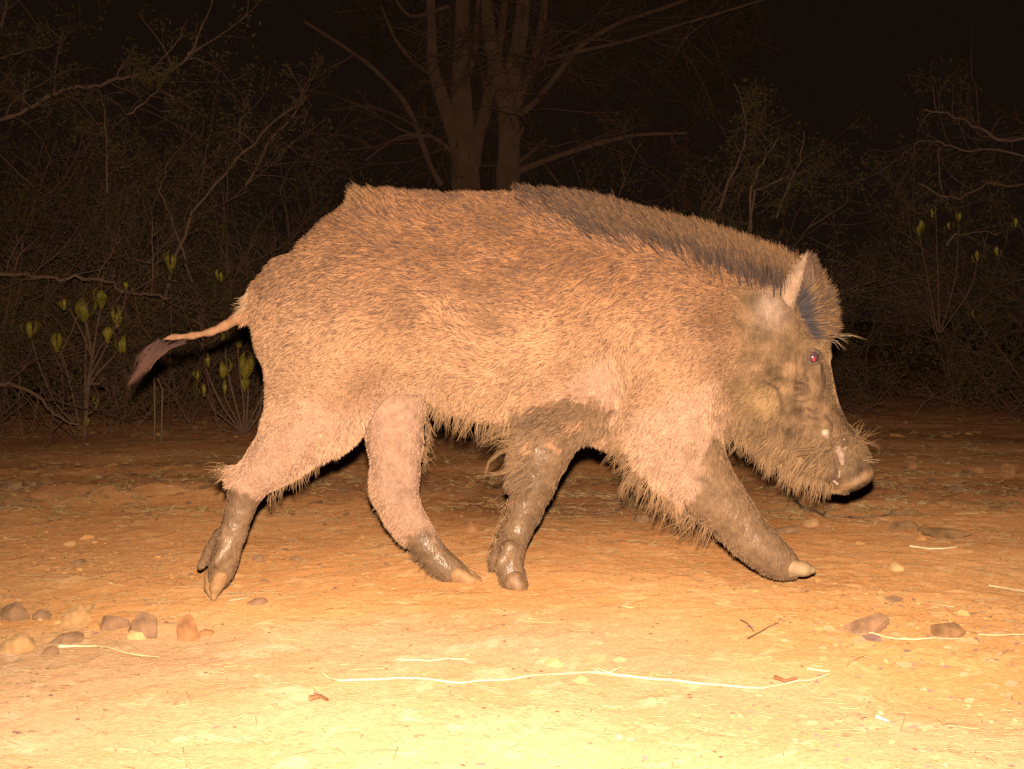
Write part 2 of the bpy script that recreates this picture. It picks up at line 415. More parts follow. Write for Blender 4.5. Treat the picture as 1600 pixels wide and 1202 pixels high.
# ---- hair
TRI = np.concatenate([f if f.shape[1] == 3 else np.concatenate([f[:, [0, 1, 2]], f[:, [0, 2, 3]]]) for f in BF])
_a, _b, _c = BV[TRI[:, 0]], BV[TRI[:, 1]], BV[TRI[:, 2]]
AREA = np.linalg.norm(np.cross(_b - _a, _c - _a), axis=1) * .5
FN = BN[TRI].mean(1); FC = (_a + _b + _c) / 3

def sample(weight, n):
    p = AREA * weight; p = p / p.sum()
    i = rng.choice(len(TRI), n, p=p); r1 = np.sqrt(rng.random(n))[:, None]; r2 = rng.random(n)[:, None]
    P = _a[i] * (1 - r1) + _b[i] * r1 * (1 - r2) + _c[i] * r1 * r2
    t = TRI[i]; Nn = BN[t[:, 0]] * (1 - r1) + BN[t[:, 1]] * r1 * (1 - r2) + BN[t[:, 2]] * r1 * r2
    return P, Nn / np.linalg.norm(Nn, axis=1, keepdims=True)

def hairs(name, P, D, L, bend, root, tip, rad, parent, clump=0.4, ncl=10, seg=5, tipstart=0.5, jit=.03):
    n = len(P); s = np.linspace(0, 1, seg)[None, :, None]
    D = D / np.linalg.norm(D, axis=1, keepdims=True)
    pos = P[:, None] + (D[:, None] * s + bend[:, None] * s ** 2) * L[:, None, None]
    if np.any(clump > 0):
        nc = max(1, n // ncl); ci = rng.choice(n, nc, replace=False)
        kd = KDTree(nc)
        for k, i in enumerate(ci): kd.insert(P[i], k)
        kd.balance(); near = ci[np.array([kd.find(p)[1] for p in P])]
        off = (P - P[near])[:, None] * .25
        cl = clump * (0.5 + rng.random(n))[:, None, None] if np.ndim(clump) == 0 else (clump * (0.5 + rng.random(n)))[:, None, None]
        pos = pos + (pos[near] + off - pos) * np.clip(cl, 0, .95) * s ** 1.3
    pos = pos + rng.normal(0, 1, (n, seg, 3)) * jit * L[:, None, None] * s * .5
    cu = bpy.data.hair_curves.new(name); cu.add_curves([seg] * n)
    cu.attributes['position'].data.foreach_set('vector', (pos - ORG).astype(np.float32).ravel())
    ra = cu.attributes.get('radius') or cu.attributes.new('radius', 'FLOAT', 'POINT')
    rr_ = (rad[:, None] if np.ndim(rad) else rad) * np.broadcast_to((1 - 0.8 * s[0, :, 0] ** 1.5)[None], (n, seg))
    ra.data.foreach_set('value', rr_.astype(np.float32).ravel())
    c = cu.attributes.new('hcol', 'FLOAT_COLOR', 'POINT')
    f = sstep(s, tipstart - .2, tipstart + .25)
    C4 = np.ones((n, seg, 4), np.float32); C4[..., :3] = root[:, None] * (1 - f) + tip[:, None] * f
    c.data.foreach_set('color', C4.ravel())
    cu.materials.append(M['hair'])
    o = bpy.data.objects.new(name, cu); link(o, parent); return o

# growth field: px, py, dx, dy (photo direction), length mm, lift, clump, bend-down
GF = np.array([
    (1150, 440, -1, -.05, 24, .35, .4, .1), (1100, 480, -1, .22, 24, .3, .35, .1), (1010, 470, -1, .35, 26, .3, .35, .1), (950, 420, -1, .42, 28, .35, .4, .1),
    (850, 400, -1, .15, 26, .3, .4, .1), (800, 460, -1, -.12, 26, .3, .4, .1), (730, 440, -1, -.28, 28, .3, .4, .1), (705, 500, -.9, -.55, 28, .35, .5, .1),
    (740, 570, -.8, -.45, 26, .35, .5, .1), (850, 530, -1, .05, 24, .3, .4, .1), (930, 520, -1, .3, 22, .3, .4, .1), (640, 430, -1, .15, 30, .3, .4, .1), (560, 460, -1, .28, 28, .3, .35, .1),
    (470, 430, -1, .50, 32, .3, .4, .1), (430, 500, -1, .35, 24, .3, .3, .1), (460, 600, -1, .15, 12, .2, .2, .1), (540, 600, -1, .1, 13, .2, .25, .1), (650, 580, -1, .05, 20, .3, .3, .1),
    (420, 440, -1, .55, 24, .35, .6, .1), (400, 470, -.85, .8, 28, .4, .7, .2), (400, 500, -.8, .7, 24, .5, .5, .1),
    (565, 315, -.75, -1.0, 38, .55, .4, 0), (600, 312, -.9, -.75, 44, .5, .4, 0), (640, 310, -1, -.35, 36, .3, .4, 0), (700, 315, -1, -.2, 30, .35, .4, 0), (780, 315, -1, -.25, 30, .4, .4, 0), (850, 320, -1, -.45, 36, .5, .4, 0),
    (530, 350, -1, -.15, 36, .4, .4, 0), (490, 385, -1, .35, 34, .4, .4, 0), (600, 360, -1, -.05, 34, .3, .4, 0), (720, 370, -1, .05, 28, .3, .4, 0),
    (900, 330, -.8, -.55, 44, .5, .4, 0), (1000, 370, -.7, -.65, 44, .5, .45, 0), (1100, 400, -.7, -.6, 40, .4, .4, 0), (950, 370, -.9, -.1, 34, .4, .5, 0), (1000, 410, -1, .1, 28, .4, .4, 0), (1100, 430, -1, .0, 26, .35, .4, 0),
    (425, 590, -.7, .35, 18, .55, .5, .1), (425, 640, -.7, .4, 20, .55, .5, .1), (400, 700, -.6, .6, 5, .2, .2, .1), (440, 690, -.6, .6, 6, .15, .2, .1), (400, 750, -.4, .8, 4, .15, .2, .1), (430, 740, -.4, .8, 6, .2, .2, .1), (490, 640, -.8, .4, 8, .15, .2, .1), (540, 650, -.6, .6, 9, .2, .3, .1), (355, 735, -1, .5, 24, .6, .5, .1), (480, 690, -.8, .6, 6, .15, .2, .1), (470, 745, -.1, .9, 16, .4, .5, .2), (520, 705, -.1, 1, 22, .4, .6, .2), (550, 670, 0, 1, 20, .4, .6, .2),
    (375, 800, -.3, 1, 5, .2, .3, 0), (345, 880, -.3, 1, 4, .15, .3, 0), (620, 680, -.15, 1, 4.5, .12, .2, 0), (615, 760, -.1, 1, 5, .15, .2, 0), (645, 650, -.1, 1, 5, .15, .2, 0), (640, 720, .1, 1, 5, .15, .2, 0), (600, 640, -.2, 1, 4.5, .12, .2, 0), (640, 800, .2, 1, 5, .2, .2, 0), (660, 840, .4, 1, 4, .2, .2, 0), (650, 620, 0, 1, 5, .15, .2, 0), (580, 700, -.6, .8, 10, .4, .3, 0), (575, 765, -.8, .6, 16, .5, .5, 0), (620, 830, -.6, .6, 20, .5, .5, .1), (655, 880, -.5, .7, 16, .5, .5, .1), (690, 870, .5, 1, 4, .2, .2, 0), (665, 630, .3, 1, 22, .4, .6, .1), (668, 700, .3, 1, 14, .4, .5, 0),
    (700, 640, -.2, 1, 34, .4, .7, .1), (750, 650, -.5, .9, 36, .35, .7, .1), (800, 655, -.8, .7, 36, .35, .7, .1), (680, 610, -.6, .5, 24, .35, .5, .1), (780, 610, -.9, .35, 26, .3, .5, .1), (870, 600, -1, .3, 18, .3, .4, .1), (880, 660, -.8, .5, 26, .3, .6, .1), (940, 670, -.4, .9, 28, .4, .7, .1),
    (915, 600, -.6, .5, 8, .3, .3, 0), (950, 600, .1, .9, 26, .35, .7, 0), (955, 570, .2, .9, 22, .35, .6, 0),
    (850, 720, -.3, 1, 5, .15, .4, 0), (815, 700, -1, .35, 42, .6, .85, .35), (805, 740, -1, .15, 38, .6, .85, .4), (800, 790, -.6, .8, 12, .4, .5, 0), (785, 860, -.4, .9, 10, .35, .5, 0), (820, 850, -.2, 1, 4, .15, .3, 0),
    (1040, 540, -1, .35, 19, .3, .4, .1), (1060, 600, -.8, .4, 12, .25, .3, .1), (1080, 680, -.5, .8, 6, .15, .3, 0), (1000, 640, -.8, .5, 14, .25, .5, .1), (968, 690, -.6, .8, 30, .4, .85, .3), (985, 730, -.7, .8, 32, .5, .85, .35), (1020, 765, -.6, .8, 30, .5, .85, .4), (1060, 800, -.3, .9, 26, .5, .85, .3), (1050, 720, -.6, .7, 9, .2, .5, .1), (1010, 690, -.6, .7, 12, .25, .5, .1), (1060, 760, -.4, .8, 9, .25, .4, .1), (1100, 740, -.2, .9, 6, .2, .3, 0), (1090, 790, 0, 1, 7, .25, .3, 0), (1070, 640, -.6, .6, 9, .2, .3, 0),
    (1130, 800, .4, .9, 6, .2, .4, 0), (1140, 850, -.2, .9, 14, .5, .6, 0), (1180, 860, .7, .7, 4, .15, .4, 0), (1180, 890, -.1, .8, 6, .4, .5, 0),
    (1140, 560, -1, .3, 20, .3, .4, .1), (1170, 620, -.8, .5, 15, .3, .6, .1), (1130, 650, -.3, 1, 24, .4, .85, .1), (1160, 670, -.4, 1, 26, .4, .85, .15), (1200, 700, -.5, .9, 34, .4, .85, .15), (1240, 730, -.6, .9, 32, .4, .85, .15), (1290, 755, -.6, .8, 18, .4, .8, .1),
    (1215, 660, -.6, .8, 18, .3, .8, .1), (1250, 700, -.7, .7, 24, .3, .85, .1), (1285, 720, -.8, .6, 18, .25, .85, .1), (1200, 560, -.8, .6, 8, .25, .6, 0), (1240, 560, -.8, .5, 5, .2, .5, 0), (1230, 650, -.7, .6, 9, .25, .6, 0), (1270, 680, -.7, .5, 6, .2, .5, 0), (1190, 480, -1, .1, 6, .2, .2, 0), (1240, 620, -.6, .6, 5, .2, .5, 0),
    (1290, 600, -.4, -.9, 5, .25, .3, 0), (1310, 660, -.5, -.8, 5, .25, .3, 0), (1330, 690, .7, -.4, 11, .4, .3, 0), (1345, 700, .9, -.35, 12, .45, .3, 0), (1340, 730, .6, .1, 7, .4, .2, 0), (1310, 740, -.3, .4, 4, .3, .2, 0), (1285, 530, .9, -.1, 14, .4, .4, 0)], float)

def growth(px, py):
    out = np.zeros((len(px), 6)); ws = np.zeros(len(px))
    for g in GF:
        wgt = 1 / (((px - g[0]) ** 2 + (py - g[1]) ** 2) + 64) ** 2
        dd = math.hypot(g[2], g[3]); vec = np.array([g[2] / dd, g[3] / dd, g[4], g[5], g[6], g[7]])
        out += wgt[:, None] * vec; ws += wgt
    return out / ws[:, None]

def plane_dir(dx, dy): return np.stack([dx, np.zeros_like(dx), -dy], -1)

fx, fy = PX(FC)
vis = np.where(FN[:, 1] < 0.35, 1.0, 0.12)
wgt = vis * np.where((fx < 385) & (fy < 560), .3, 1.0)
NHAIR = 330000
P, Nn = sample(wgt, NHAIR)
px, py = PX(P); g = growth(px, py)
ang = rng.normal(0, .22, len(px)) + .35 * fbm(px / 22, py / 22, 0, 2, 77)
dx = g[:, 0] * np.cos(ang) - g[:, 1] * np.sin(ang); dy = g[:, 0] * np.sin(ang) + g[:, 1] * np.cos(ang)
D = plane_dir(dx, dy); D /= np.linalg.norm(D, axis=1, keepdims=True)
dn = np.einsum('ij,ij->i', D, Nn); D = D - Nn * np.minimum(dn, 0)[:, None]
D /= np.linalg.norm(D, axis=1, keepdims=True) + 1e-6
edge = sstep(np.abs(Nn[:, 1]), .75, .2)
D = D + Nn * (g[:, 3] * (.35 + .65 * edge) * rng.uniform(.5, 1.3, len(px)))[:, None]
L = g[:, 2] * .001 * rng.uniform(.5, 1.15, len(px)) * .64
C, wet = hide(P)
mudm = np.maximum.reduce([sstep(-psd(px, py, p), -3, 3) for p in MUD])
inhead = sstep(-psd(px, py, HEAD), -10, 20)
long_ = L > .018
tail_m = (px < 385) & (py < 560)
keep = ~((mudm > .5) & ~long_ & (rng.random(len(px)) < .75)) & ~((px < 375) & (py < 560))
wrow = np.where((px > 1328) & (py > 715), False, True); keep &= wrow
keep &= ~(((px - 1269) / 16) ** 2 + ((py - 558) / 12) ** 2 < 1)
keep &= ~(((px - 1289) / 12) ** 2 + ((py - 680) / 13) ** 2 < 1)
keep &= ~((psd(px, py, [(1296, 690), (1322, 684), (1328, 700), (1320, 722), (1318, 760), (1304, 762)]) < 3) & (rng.random(len(px)) < .93))
keep &= ~((psd(px, py, [(590, 640), (620, 618), (668, 616), (672, 700), (660, 780), (600, 790), (575, 720), (568, 665)]) < 0) & (rng.random(len(px)) < .6))
keep &= ~((psd(px, py, BARE[2]) < -2) & (rng.random(len(px)) < .85))
keep &= ~((psd(px, py, BARE[0]) < -8) & (rng.random(len(px)) < .3))
keep &= ~((inhead > .6) & (py < 700) & (rng.random(len(px)) < .35))
for pl in WRINK[:11]:
    for (x0, y0), (x1, y1) in zip(pl[:-1], pl[1:]):
        t = np.clip(((px - x0) * (x1 - x0) + (py - y0) * (y1 - y0)) / ((x1 - x0) ** 2 + (y1 - y0) ** 2), 0, 1)
        keep &= ~((np.hypot(px - x0 - t * (x1 - x0), py - y0 - t * (y1 - y0)) < 3.2) & (rng.random(len(px)) < .85))
keep &= ~((((px - 1205) / 22) ** 2 + ((py - 482) / 26) ** 2 < 1) & (rng.random(len(px)) < .7))
rnd = rng.random(len(px)); patch = fbm(px / 13, py / 5, 0, 3, 55)
dkp = np.clip(.12 + .38 * sstep(py, 640, 330) + 0.14 * patch * sstep(py, 680, 480), .02, .8) * (1 - .85 * sstep(-np.maximum.reduce([-psd(px, py, p) for p in BARE]) * -1, -20, 10))
dark = (rnd < dkp) & (inhead < .5)
tone = np.clip(rng.normal(1, .30, len(px)), .4, 1.9)[:, None]
orange = np.array([.37, .155, .050]); straw = np.array([.50, .305, .17])
mixo = np.clip(.5 * sstep(py, 600, 350) + .25 * rng.normal(0, 1, len(px)), 0, 1)[:, None]
tip = C * 1.18 * (1 - .45 * (1 - mudm[:, None]) * (1 - inhead[:, None])) + .45 * (1 - mudm[:, None]) * (1 - inhead[:, None]) * (orange * mixo + straw * (1 - mixo)) * np.clip(C[:, :1] / .33, .6, 1.25)
tip = tip * tone
root = C * .85 * tone
dkc = np.array([.105, .062, .046])
tip[dark] = dkc * rng.uniform(.6, 1.7, (dark.sum(), 1)); root[dark] = dkc * .8
# dark dorsal band
BANDX = [780, 840, 900, 960, 1027, 1080, 1125, 1175, 1222, 1260]; BANDY = [300, 332, 352, 366, 380, 398, 415, 433, 450, 470]
band = sstep(np.interp(px, BANDX, BANDY) - py, -10, 8) * sstep(px, 790, 900)
db = rng.random(len(px)) < band * .9 * (.4 + .6 * sstep(px, 830, 980))
tip[db] = np.array([.082, .054, .042]) * rng.uniform(.7, 1.9, (db.sum(), 1)); root[db] = np.array([.06, .05, .052])
bend = np.stack([np.zeros(len(px)), np.zeros(len(px)), -g[:, 5]], -1) - Nn * (g[:, 3:4] * .3)
rad = np.where(long_, .00052, .00042) * rng.uniform(.7, 1.3, len(px))
k = keep
hairs('coat', P[k], D[k], L[k], bend[k], root[k], np.clip(tip[k], .02, .9), rad[k], boar, clump=np.where(g[k, 4] > .55, g[k, 4], g[k, 4] * .45), ncl=6, tipstart=.35)

# mane: erect bristles with dark roots and tan tips along the spine and over the brow
def mane(n, x0, x1, depth, name):
    m = (fx > x0) & (fx < x1) & (FN[:, 1] < .5)
    top = np.interp(fx, BANDX, BANDY)
    m &= (fy < top + depth + rng.normal(0, 12, len(fx)) - 4)
    P, Nn = sample(m * (.12 + .88 * sstep(fx, 820, 980)), n); px, py = PX(P)
    return P, Nn, px, py
P, Nn, px, py = mane(20000, 815, 1258, 2, 'mane')
tt = sstep(px, 850, 1240)
dx = -.85 + .75 * sstep(px, 1000, 1250) + rng.normal(0, .16, len(px)); dy = -.55 - .45 * tt + rng.normal(0, .1, len(px))
D = plane_dir(dx, dy) + Nn * .25; L = (.036 + .020 * tt) * rng.uniform(.6, 1.15, len(px))
topl = np.interp(px, [800, 870, 920, 970, 1020, 1070, 1110, 1150, 1190, 1225, 1260], [308, 312, 318, 332, 350, 368, 383, 400, 422, 440, 462])
tipf = rng.random(len(px)); 
root = np.tile(np.array([.058, .038, .030]), (len(px), 1)) * rng.uniform(.5, 1.6, (len(px), 1))
tip = np.array([.33, .175, .075]) * rng.uniform(.6, 1.35, (len(px), 1))
dk = tipf < .55 - .35 * tt; tip[dk] = np.array([.088, .056, .042]) * rng.uniform(.6, 1.8, (dk.sum(), 1))
hairs('mane', P, D, L, np.tile(np.array([-.08, 0, .02]), (len(px), 1)), root, tip, .00058, boar, clump=.45, ncl=12, tipstart=.82)
m = (psd(fx, fy, [(1240, 440), (1256, 448), (1272, 480), (1284, 520), (1270, 530), (1256, 510), (1246, 480)]) < 0) & (FN[:, 1] < .6)
P, Nn = sample(m.astype(float), 4600); px, py = PX(P)
tt = sstep(py, 450, 528)
dx = .35 + .75 * tt + rng.normal(0, .13, len(px)); dy = -.95 + .95 * tt + rng.normal(0, .12, len(px))
root = np.tile(np.array([.06, .05, .052]), (len(px), 1)) * rng.uniform(.5, 1.6, (len(px), 1)); tip = np.array([.36, .20, .085]) * rng.uniform(.5, 1.3, (len(px), 1)); dk = rng.random(len(px)) < .4; tip[dk] = np.array([.10, .07, .06])
hairs('forelock', P, plane_dir(dx, dy) + Nn * .1, (.066 - .026 * tt) * rng.uniform(.6, 1.12, len(px)), np.tile(np.array([.05, 0, -.03]), (len(px), 1)), root, tip, .0006, boar, clump=.4, ncl=12, tipstart=.66)

# tail tuft, brow and muzzle bristles, long belly wisps: explicit strands
def strand_set(name, spec, rad, parent, seg=7):
    """spec: list of (n, [(px,py),...], Y, spread px, root colour, tip colour)"""
    PP, CR, CT = [], [], []
    for (n, pts, Y, spr, c0, c1) in spec:
        pts = np.array(pts, float); t = np.linspace(0, len(pts) - 1, seg)
        for _ in range(n):
            o0 = rng.normal(0, spr[0], 2); o1 = rng.normal(0, spr[1], 2); ln = rng.uniform(.62, 1.05)
            tt_ = t * ln
            x = np.interp(tt_, range(len(pts)), pts[:, 0]); y = np.interp(tt_, range(len(pts)), pts[:, 1])
            s = np.linspace(0, 1, seg)[:, None]
            q = np.stack([x, y], -1) + o0 * (1 - s) + o1 * s + rng.normal(0, .5, (seg, 2)) * s
            PP.append(W(q[:, 0], q[:, 1], Y + rng.normal(0, .004 + .0004 * spr[1])) )
            tn = rng.uniform(.7, 1.25); CR.append(np.array(c0) * tn); CT.append(np.array(c1) * tn)
    PP = np.array(PP); n = len(PP)
    cu = bpy.data.hair_curves.new(name); cu.add_curves([seg] * n)
    cu.attributes['position'].data.foreach_set('vector', (PP - ORG).astype(np.float32).ravel())
    ra = cu.attributes.get('radius') or cu.attributes.new('radius', 'FLOAT', 'POINT')
    s = np.linspace(0, 1, seg)
    ra.data.foreach_set('value', np.tile(rad * (1 - .8 * s ** 2), n).astype(np.float32))
    c = cu.attributes.new('hcol', 'FLOAT_COLOR', 'POINT'); C4 = np.ones((n, seg, 4), np.float32)
    C4[..., :3] = np.array(CR)[:, None] * (1 - s[None, :, None]) + np.array(CT)[:, None] * s[None, :, None]
    c.data.foreach_set('color', C4.ravel()); cu.materials.append(M['hair'])
    return link(bpy.data.objects.new(name, cu), parent)
pur = (.075, .042, .036); pin = (.15, .075, .054); tan = (.45, .30, .17); brs = (.22, .13, .065)
strand_set('tail_tuft', [(70, [(258, 538), (247, 547), (236, 561), (222, 580), (204, 601)], 2.497, (4, 4.5), pur, pin), (48, [(249, 536), (236, 550), (225, 568), (214, 584), (201, 603)], 2.495, (3, 2.5), pur, pin),
                         (34, [(288, 534), (264, 543), (243, 562), (227, 583)], 2.497, (2.5, 2), pur, pin), (18, [(247, 533), (229, 546), (217, 562), (212, 577)], 2.49, (2, 4), pur, pin)], .00045, boar)
strand_set('bristle', [(7, [(1292, 530), (1310, 527), (1330, 527), (1352, 533)], 2.475, (3, 5), (.15, .11, .09), tan), (5, [(1290, 532), (1308, 533), (1325, 546)], 2.475, (3, 4), (.15, .11, .09), tan),
                       (20, [(1328, 684), (1341, 674), (1349, 667)], 2.49, (10, 8), brs, brs), (7, [(1336, 692), (1356, 682), (1378, 672)], 2.47, (6, 7), brs, brs), (6, [(1345, 690), (1362, 694), (1374, 700)], 2.47, (5, 4), brs, brs),
                       (8, [(1350, 715), (1362, 718), (1372, 722)], 2.47, (4, 4), tan, tan)], .00045, boar)
wsp = (.28, .168, .085); dmk = (.12, .075, .045)
MS = []
for ex, ey in ((1222, 722), (1236, 738), (1250, 748), (1266, 756), (1282, 760), (1296, 758), (1240, 716), (1258, 735), (1276, 745)):
    for c_, n_ in ((wsp, 9), (dmk, 8)): MS.append((n_, [(1298, 694), (1290 + (ex - 1298) * .3, 698 + (ey - 694) * .25), (1298 + (ex - 1298) * .72, 694 + (ey - 694) * .62), (ex, ey)], 2.433, (8, 7), c_, c_))
for sx_, sy_ in ((1175, 622), (1190, 630), (1204, 640), (1215, 655), (1160, 640), (1228, 668), (1240, 684)):
    for c_, n_ in ((wsp, 10), (dmk, 6)): MS.append((n_, [(sx_, sy_), (sx_ - 8, sy_ + 20), (sx_ - 12, sy_ + 42), (sx_ - 24, sy_ + 58)], 2.425, (8, 8), c_, c_))
strand_set('beard', MS, .0005, boar)
strand_set('belly_wisp', [(26, [(812, 655), (785, 662), (762, 678), (745, 697)], 2.49, (4, 3), wsp, wsp), (22, [(815, 672), (790, 676), (765, 686), (742, 698)], 2.49, (4, 2), wsp, wsp),
                          (20, [(812, 700), (785, 705), (763, 722), (757, 748)], 2.5, (4, 2), wsp, wsp), (14, [(810, 725), (790, 738), (768, 742), (745, 742)], 2.5, (3, 3), wsp, wsp),
                          (12, [(800, 690), (778, 690), (760, 700)], 2.5, (6, 5), wsp, wsp), (26, [(1000, 740), (982, 748), (972, 765), (975, 785)], 2.42, (6, 5), wsp, wsp),
                          (22, [(1035, 770), (1040, 785), (1060, 808), (1085, 822)], 2.42, (6, 6), wsp, wsp), (22, [(985, 705), (972, 716), (968, 735)], 2.42, (6, 4), wsp, wsp),
                          (26, [(1128, 668), (1134, 684), (1138, 698)], 2.46, (3, 2), wsp, wsp), (26, [(1145, 672), (1150, 690), (1156, 703)], 2.46, (3, 2), wsp, wsp), (26, [(1160, 676), (1163, 694), (1170, 710)], 2.46, (3, 2), wsp, wsp),
                          (20, [(1178, 690), (1180, 702), (1176, 714)], 2.46, (3, 2), wsp, wsp), (22, [(1200, 712), (1204, 735), (1200, 752)], 2.46, (4, 3), wsp, wsp), (20, [(1225, 728), (1222, 748), (1214, 762)], 2.46, (4, 3), wsp, wsp),
                          (20, [(1250, 742), (1244, 760), (1240, 772)], 2.46, (5, 3), wsp, wsp), (18, [(1190, 700), (1190, 722), (1186, 738)], 2.46, (4, 3), wsp, wsp),
                          (30, [(405, 470), (385, 482), (362, 492)], 2.48, (6, 5), tan, tan), (20, [(392, 462), (376, 474), (360, 478)], 2.48, (5, 5), tan, tan)], .0005, boar)

def fringe(name, specs, rad):
    PP = []
    for (n, line, dx, dy, ln, Y, spr) in specs:
        line = np.array(line, float); t = rng.random(n) * (len(line) - 1)
        x = np.interp(t, range(len(line)), line[:, 0]) + rng.normal(0, 3, n); y = np.interp(t, range(len(line)), line[:, 1]) - rng.uniform(0, 6, n)
        l = ln * rng.uniform(.35, 1.1, n) ** 1.0; a = rng.normal(0, spr, n); c = .55 * rng.normal(0, 1, n)
        d0 = np.stack([dx * np.cos(a) - dy * np.sin(a), dy * np.cos(a) + dx * np.sin(a)], -1)
        s = np.linspace(0, 1, 7)[None, :, None]
        q = np.stack([x, y], -1)[:, None] + (d0[:, None] * s + np.stack([c * .3, np.full(n, .35)], -1)[:, None] * s ** 2) * l[:, None, None]
        # clump tips two or three together
        m = rng.integers(0, max(1, n // 4), n); near = np.argsort(x)[np.clip((np.argsort(np.argsort(x)) // 4) * 4, 0, n - 1)]
        q = q + (q[near] - q) * s ** 1.2 * .75 * (np.abs(x - x[near]) < 14)[:, None, None]
        PP.append(W(q[..., 0], q[..., 1], Y))
    PP = np.concatenate(PP); n = len(PP); PP[:, :, 1] += rng.normal(0, .012, (n, 1))
    cu = bpy.data.hair_curves.new(name); cu.add_curves([7] * n)
    cu.attributes['position'].data.foreach_set('vector', (PP - ORG).astype(np.float32).ravel())
    ra = cu.attributes.get('radius') or cu.attributes.new('radius', 'FLOAT', 'POINT'); s = np.linspace(0, 1, 7)
    ra.data.foreach_set('value', (rng.uniform(.7, 1.3, (n, 1)) * rad * (1 - .8 * s ** 1.5)).astype(np.float32).ravel())
    c = cu.attributes.new('hcol', 'FLOAT_COLOR', 'POINT'); C4 = np.ones((n, 7, 4), np.float32)
    C4[..., :3] = (np.array([.32, .19, .098]) * rng.uniform(.4, 1.4, (n, 1)))[:, None]; c.data.foreach_set('color', C4.ravel())
    cu.materials.append(M['hair']); return link(bpy.data.objects.new(name, cu), boar)
fringe('fringe', [(260, [(676, 625), (700, 645), (740, 656), (800, 660)], -.35, .95, 30, 2.46, .35), (90, [(880, 668), (955, 668)], -.3, .95, 24, 2.47, .3),
                  (90, [(965, 680), (975, 710), (992, 740)], -.75, .65, 30, 2.42, .3), (260, [(992, 740), (1025, 772), (1060, 795), (1110, 826)], -.45, .9, 34, 2.415, .35),
                  (110, [(1125, 835), (1160, 868), (1200, 892)], -.2, 1, 10, 2.415, .3), (150, [(415, 780), (470, 742), (530, 694), (565, 664)], .0, 1, 18, 2.42, .35),
                  (60, [(664, 620), (666, 680), (660, 730)], .55, .8, 20, 2.55, .3), (70, [(350, 728), (356, 750)], -1, .2, 24, 2.42, .3), (90, [(405, 500), (425, 560), (428, 640)], -.8, .5, 14, 2.44, .3),
                  (110, [(578, 760), (600, 800), (640, 850), (680, 895)], -.6, .7, 16, 2.57, .3), (90, [(795, 780), (780, 830), (772, 870)], -.7, .7, 14, 2.53, .3),
                  (120, [(1118, 668), (1150, 685), (1185, 695)], -.2, 1, 26, 2.46, .3), (260, [(1185, 700), (1215, 728), (1260, 748), (1300, 760)], -.35, .9, 30, 2.46, .35),
                  (160, [(1195, 690), (1240, 715), (1290, 735)], -.6, .8, 34, 2.425, .3), (60, [(800, 655), (806, 720)], -.85, .5, 30, 2.5, .3)], .00055)
xx0 = 534 + 130 * rng.random(2600) ** 1.3; P = np.array([W(a, b, 2.5 + c) for a, b, c in zip(xx0, np.interp(xx0, [540, 560, 590, 660], [335, 318, 308, 305]) + rng.uniform(-2, 22, 2600), rng.normal(0, .035, 2600))])
ttt = np.clip((xx0 - 545) / 90, 0, 1); cc = np.array([.36, .195, .095]) * rng.uniform(.35, 1.4, (2600, 1))
hairs('rump_crest', P, plane_dir(-.55 - .7 * ttt + rng.normal(0, .15, 2600), -1 + .6 * ttt + rng.normal(0, .15, 2600)), (.040 - .012 * ttt + .016 * np.exp(-((xx0 - 574) / 22) ** 2)) * rng.uniform(.45, 1.1, 2600) * (.35 + .65 * sstep(xx0, 530, 575)), np.zeros((2600, 3)), cc * .7, cc, .0005, boar, clump=.4, ncl=14)

# ---- ears: cupped leaf shapes
def ear(name, axis, width, U, V, a0, a1, col, cup=1.0):
    nt, na = 16, 14; t = np.linspace(0, 1, nt); aa = np.radians(np.linspace(a0, a1, na))
    ax = np.stack([np.interp(t, np.linspace(0, 1, len(axis)), np.array(axis)[:, i]) for i in range(3)], -1)
    wd = width * np.interp(t, [0, .25, .55, .8, .95, 1], [.85, 1, .80, .45, .16, .03])
    P = ax[:, None] + wd[:, None, None] * (np.cos(aa)[None, :, None] * U + np.sin(aa)[None, :, None] * V * cup)
    inn = ax[:, None] + wd[:, None, None] * .78 * (np.cos(aa)[None, :, None] * U + np.sin(aa)[None, :, None] * V * cup) + U * .0005
    Vv = np.concatenate([P.reshape(-1, 3), inn.reshape(-1, 3)]); n = nt * na; F = []
    for i in range(nt - 1):
        for j in range(na - 1):
            q = i * na + j; F.append((q, q + na, q + na + 1, q + 1)); F.append((n + q, n + q + 1, n + q + na + 1, n + q + na))
        for j, fl_ in ((0, 0), (na - 1, 1)):
            q = i * na + j; f = (q, n + q, n + q + na, q + na); F.append(f if fl_ == 0 else f[::-1])
    for j in range(na - 1): q = (nt - 1) * na + j; F.append((q, n + q, n + q + 1, q + 1))
    o = mesh(name, Vv, np.array(F), M['hide'], boar)
    CC = np.tile(np.array(col), (len(Vv), 1)); CC[n:] = np.array([.12, .070, .050])
    vcol(o.data, 'hcol', CC * (1 + .15 * fbm(Vv[:, 0] * 60, Vv[:, 2] * 60, 0, 3, 4)[:, None]))
    wa = o.data.attributes.new('wet', 'FLOAT', 'POINT')
    Q = P.reshape(nt, na, 3); return o, Q
Ux, Vy = np.array([1., 0, -.05]), np.array([0., 1, 0])
e1, Q = ear('ear', [W(1224, 512, 2.44), W(1236, 480, 2.43), W(1247, 450, 2.425), W(1254, 425, 2.425), W(1262, 394, 2.43)], .044, Ux, Vy, 8, 268, (.34, .22, .145), .62)
e2, Q2 = ear('ear', [W(1228, 510, 2.56), W(1240, 482, 2.575), W(1252, 455, 2.58), W(1260, 435, 2.58), W(1266, 418, 2.575)], .030, Ux, Vy, 73, 350, (.33, .22, .15), .62)
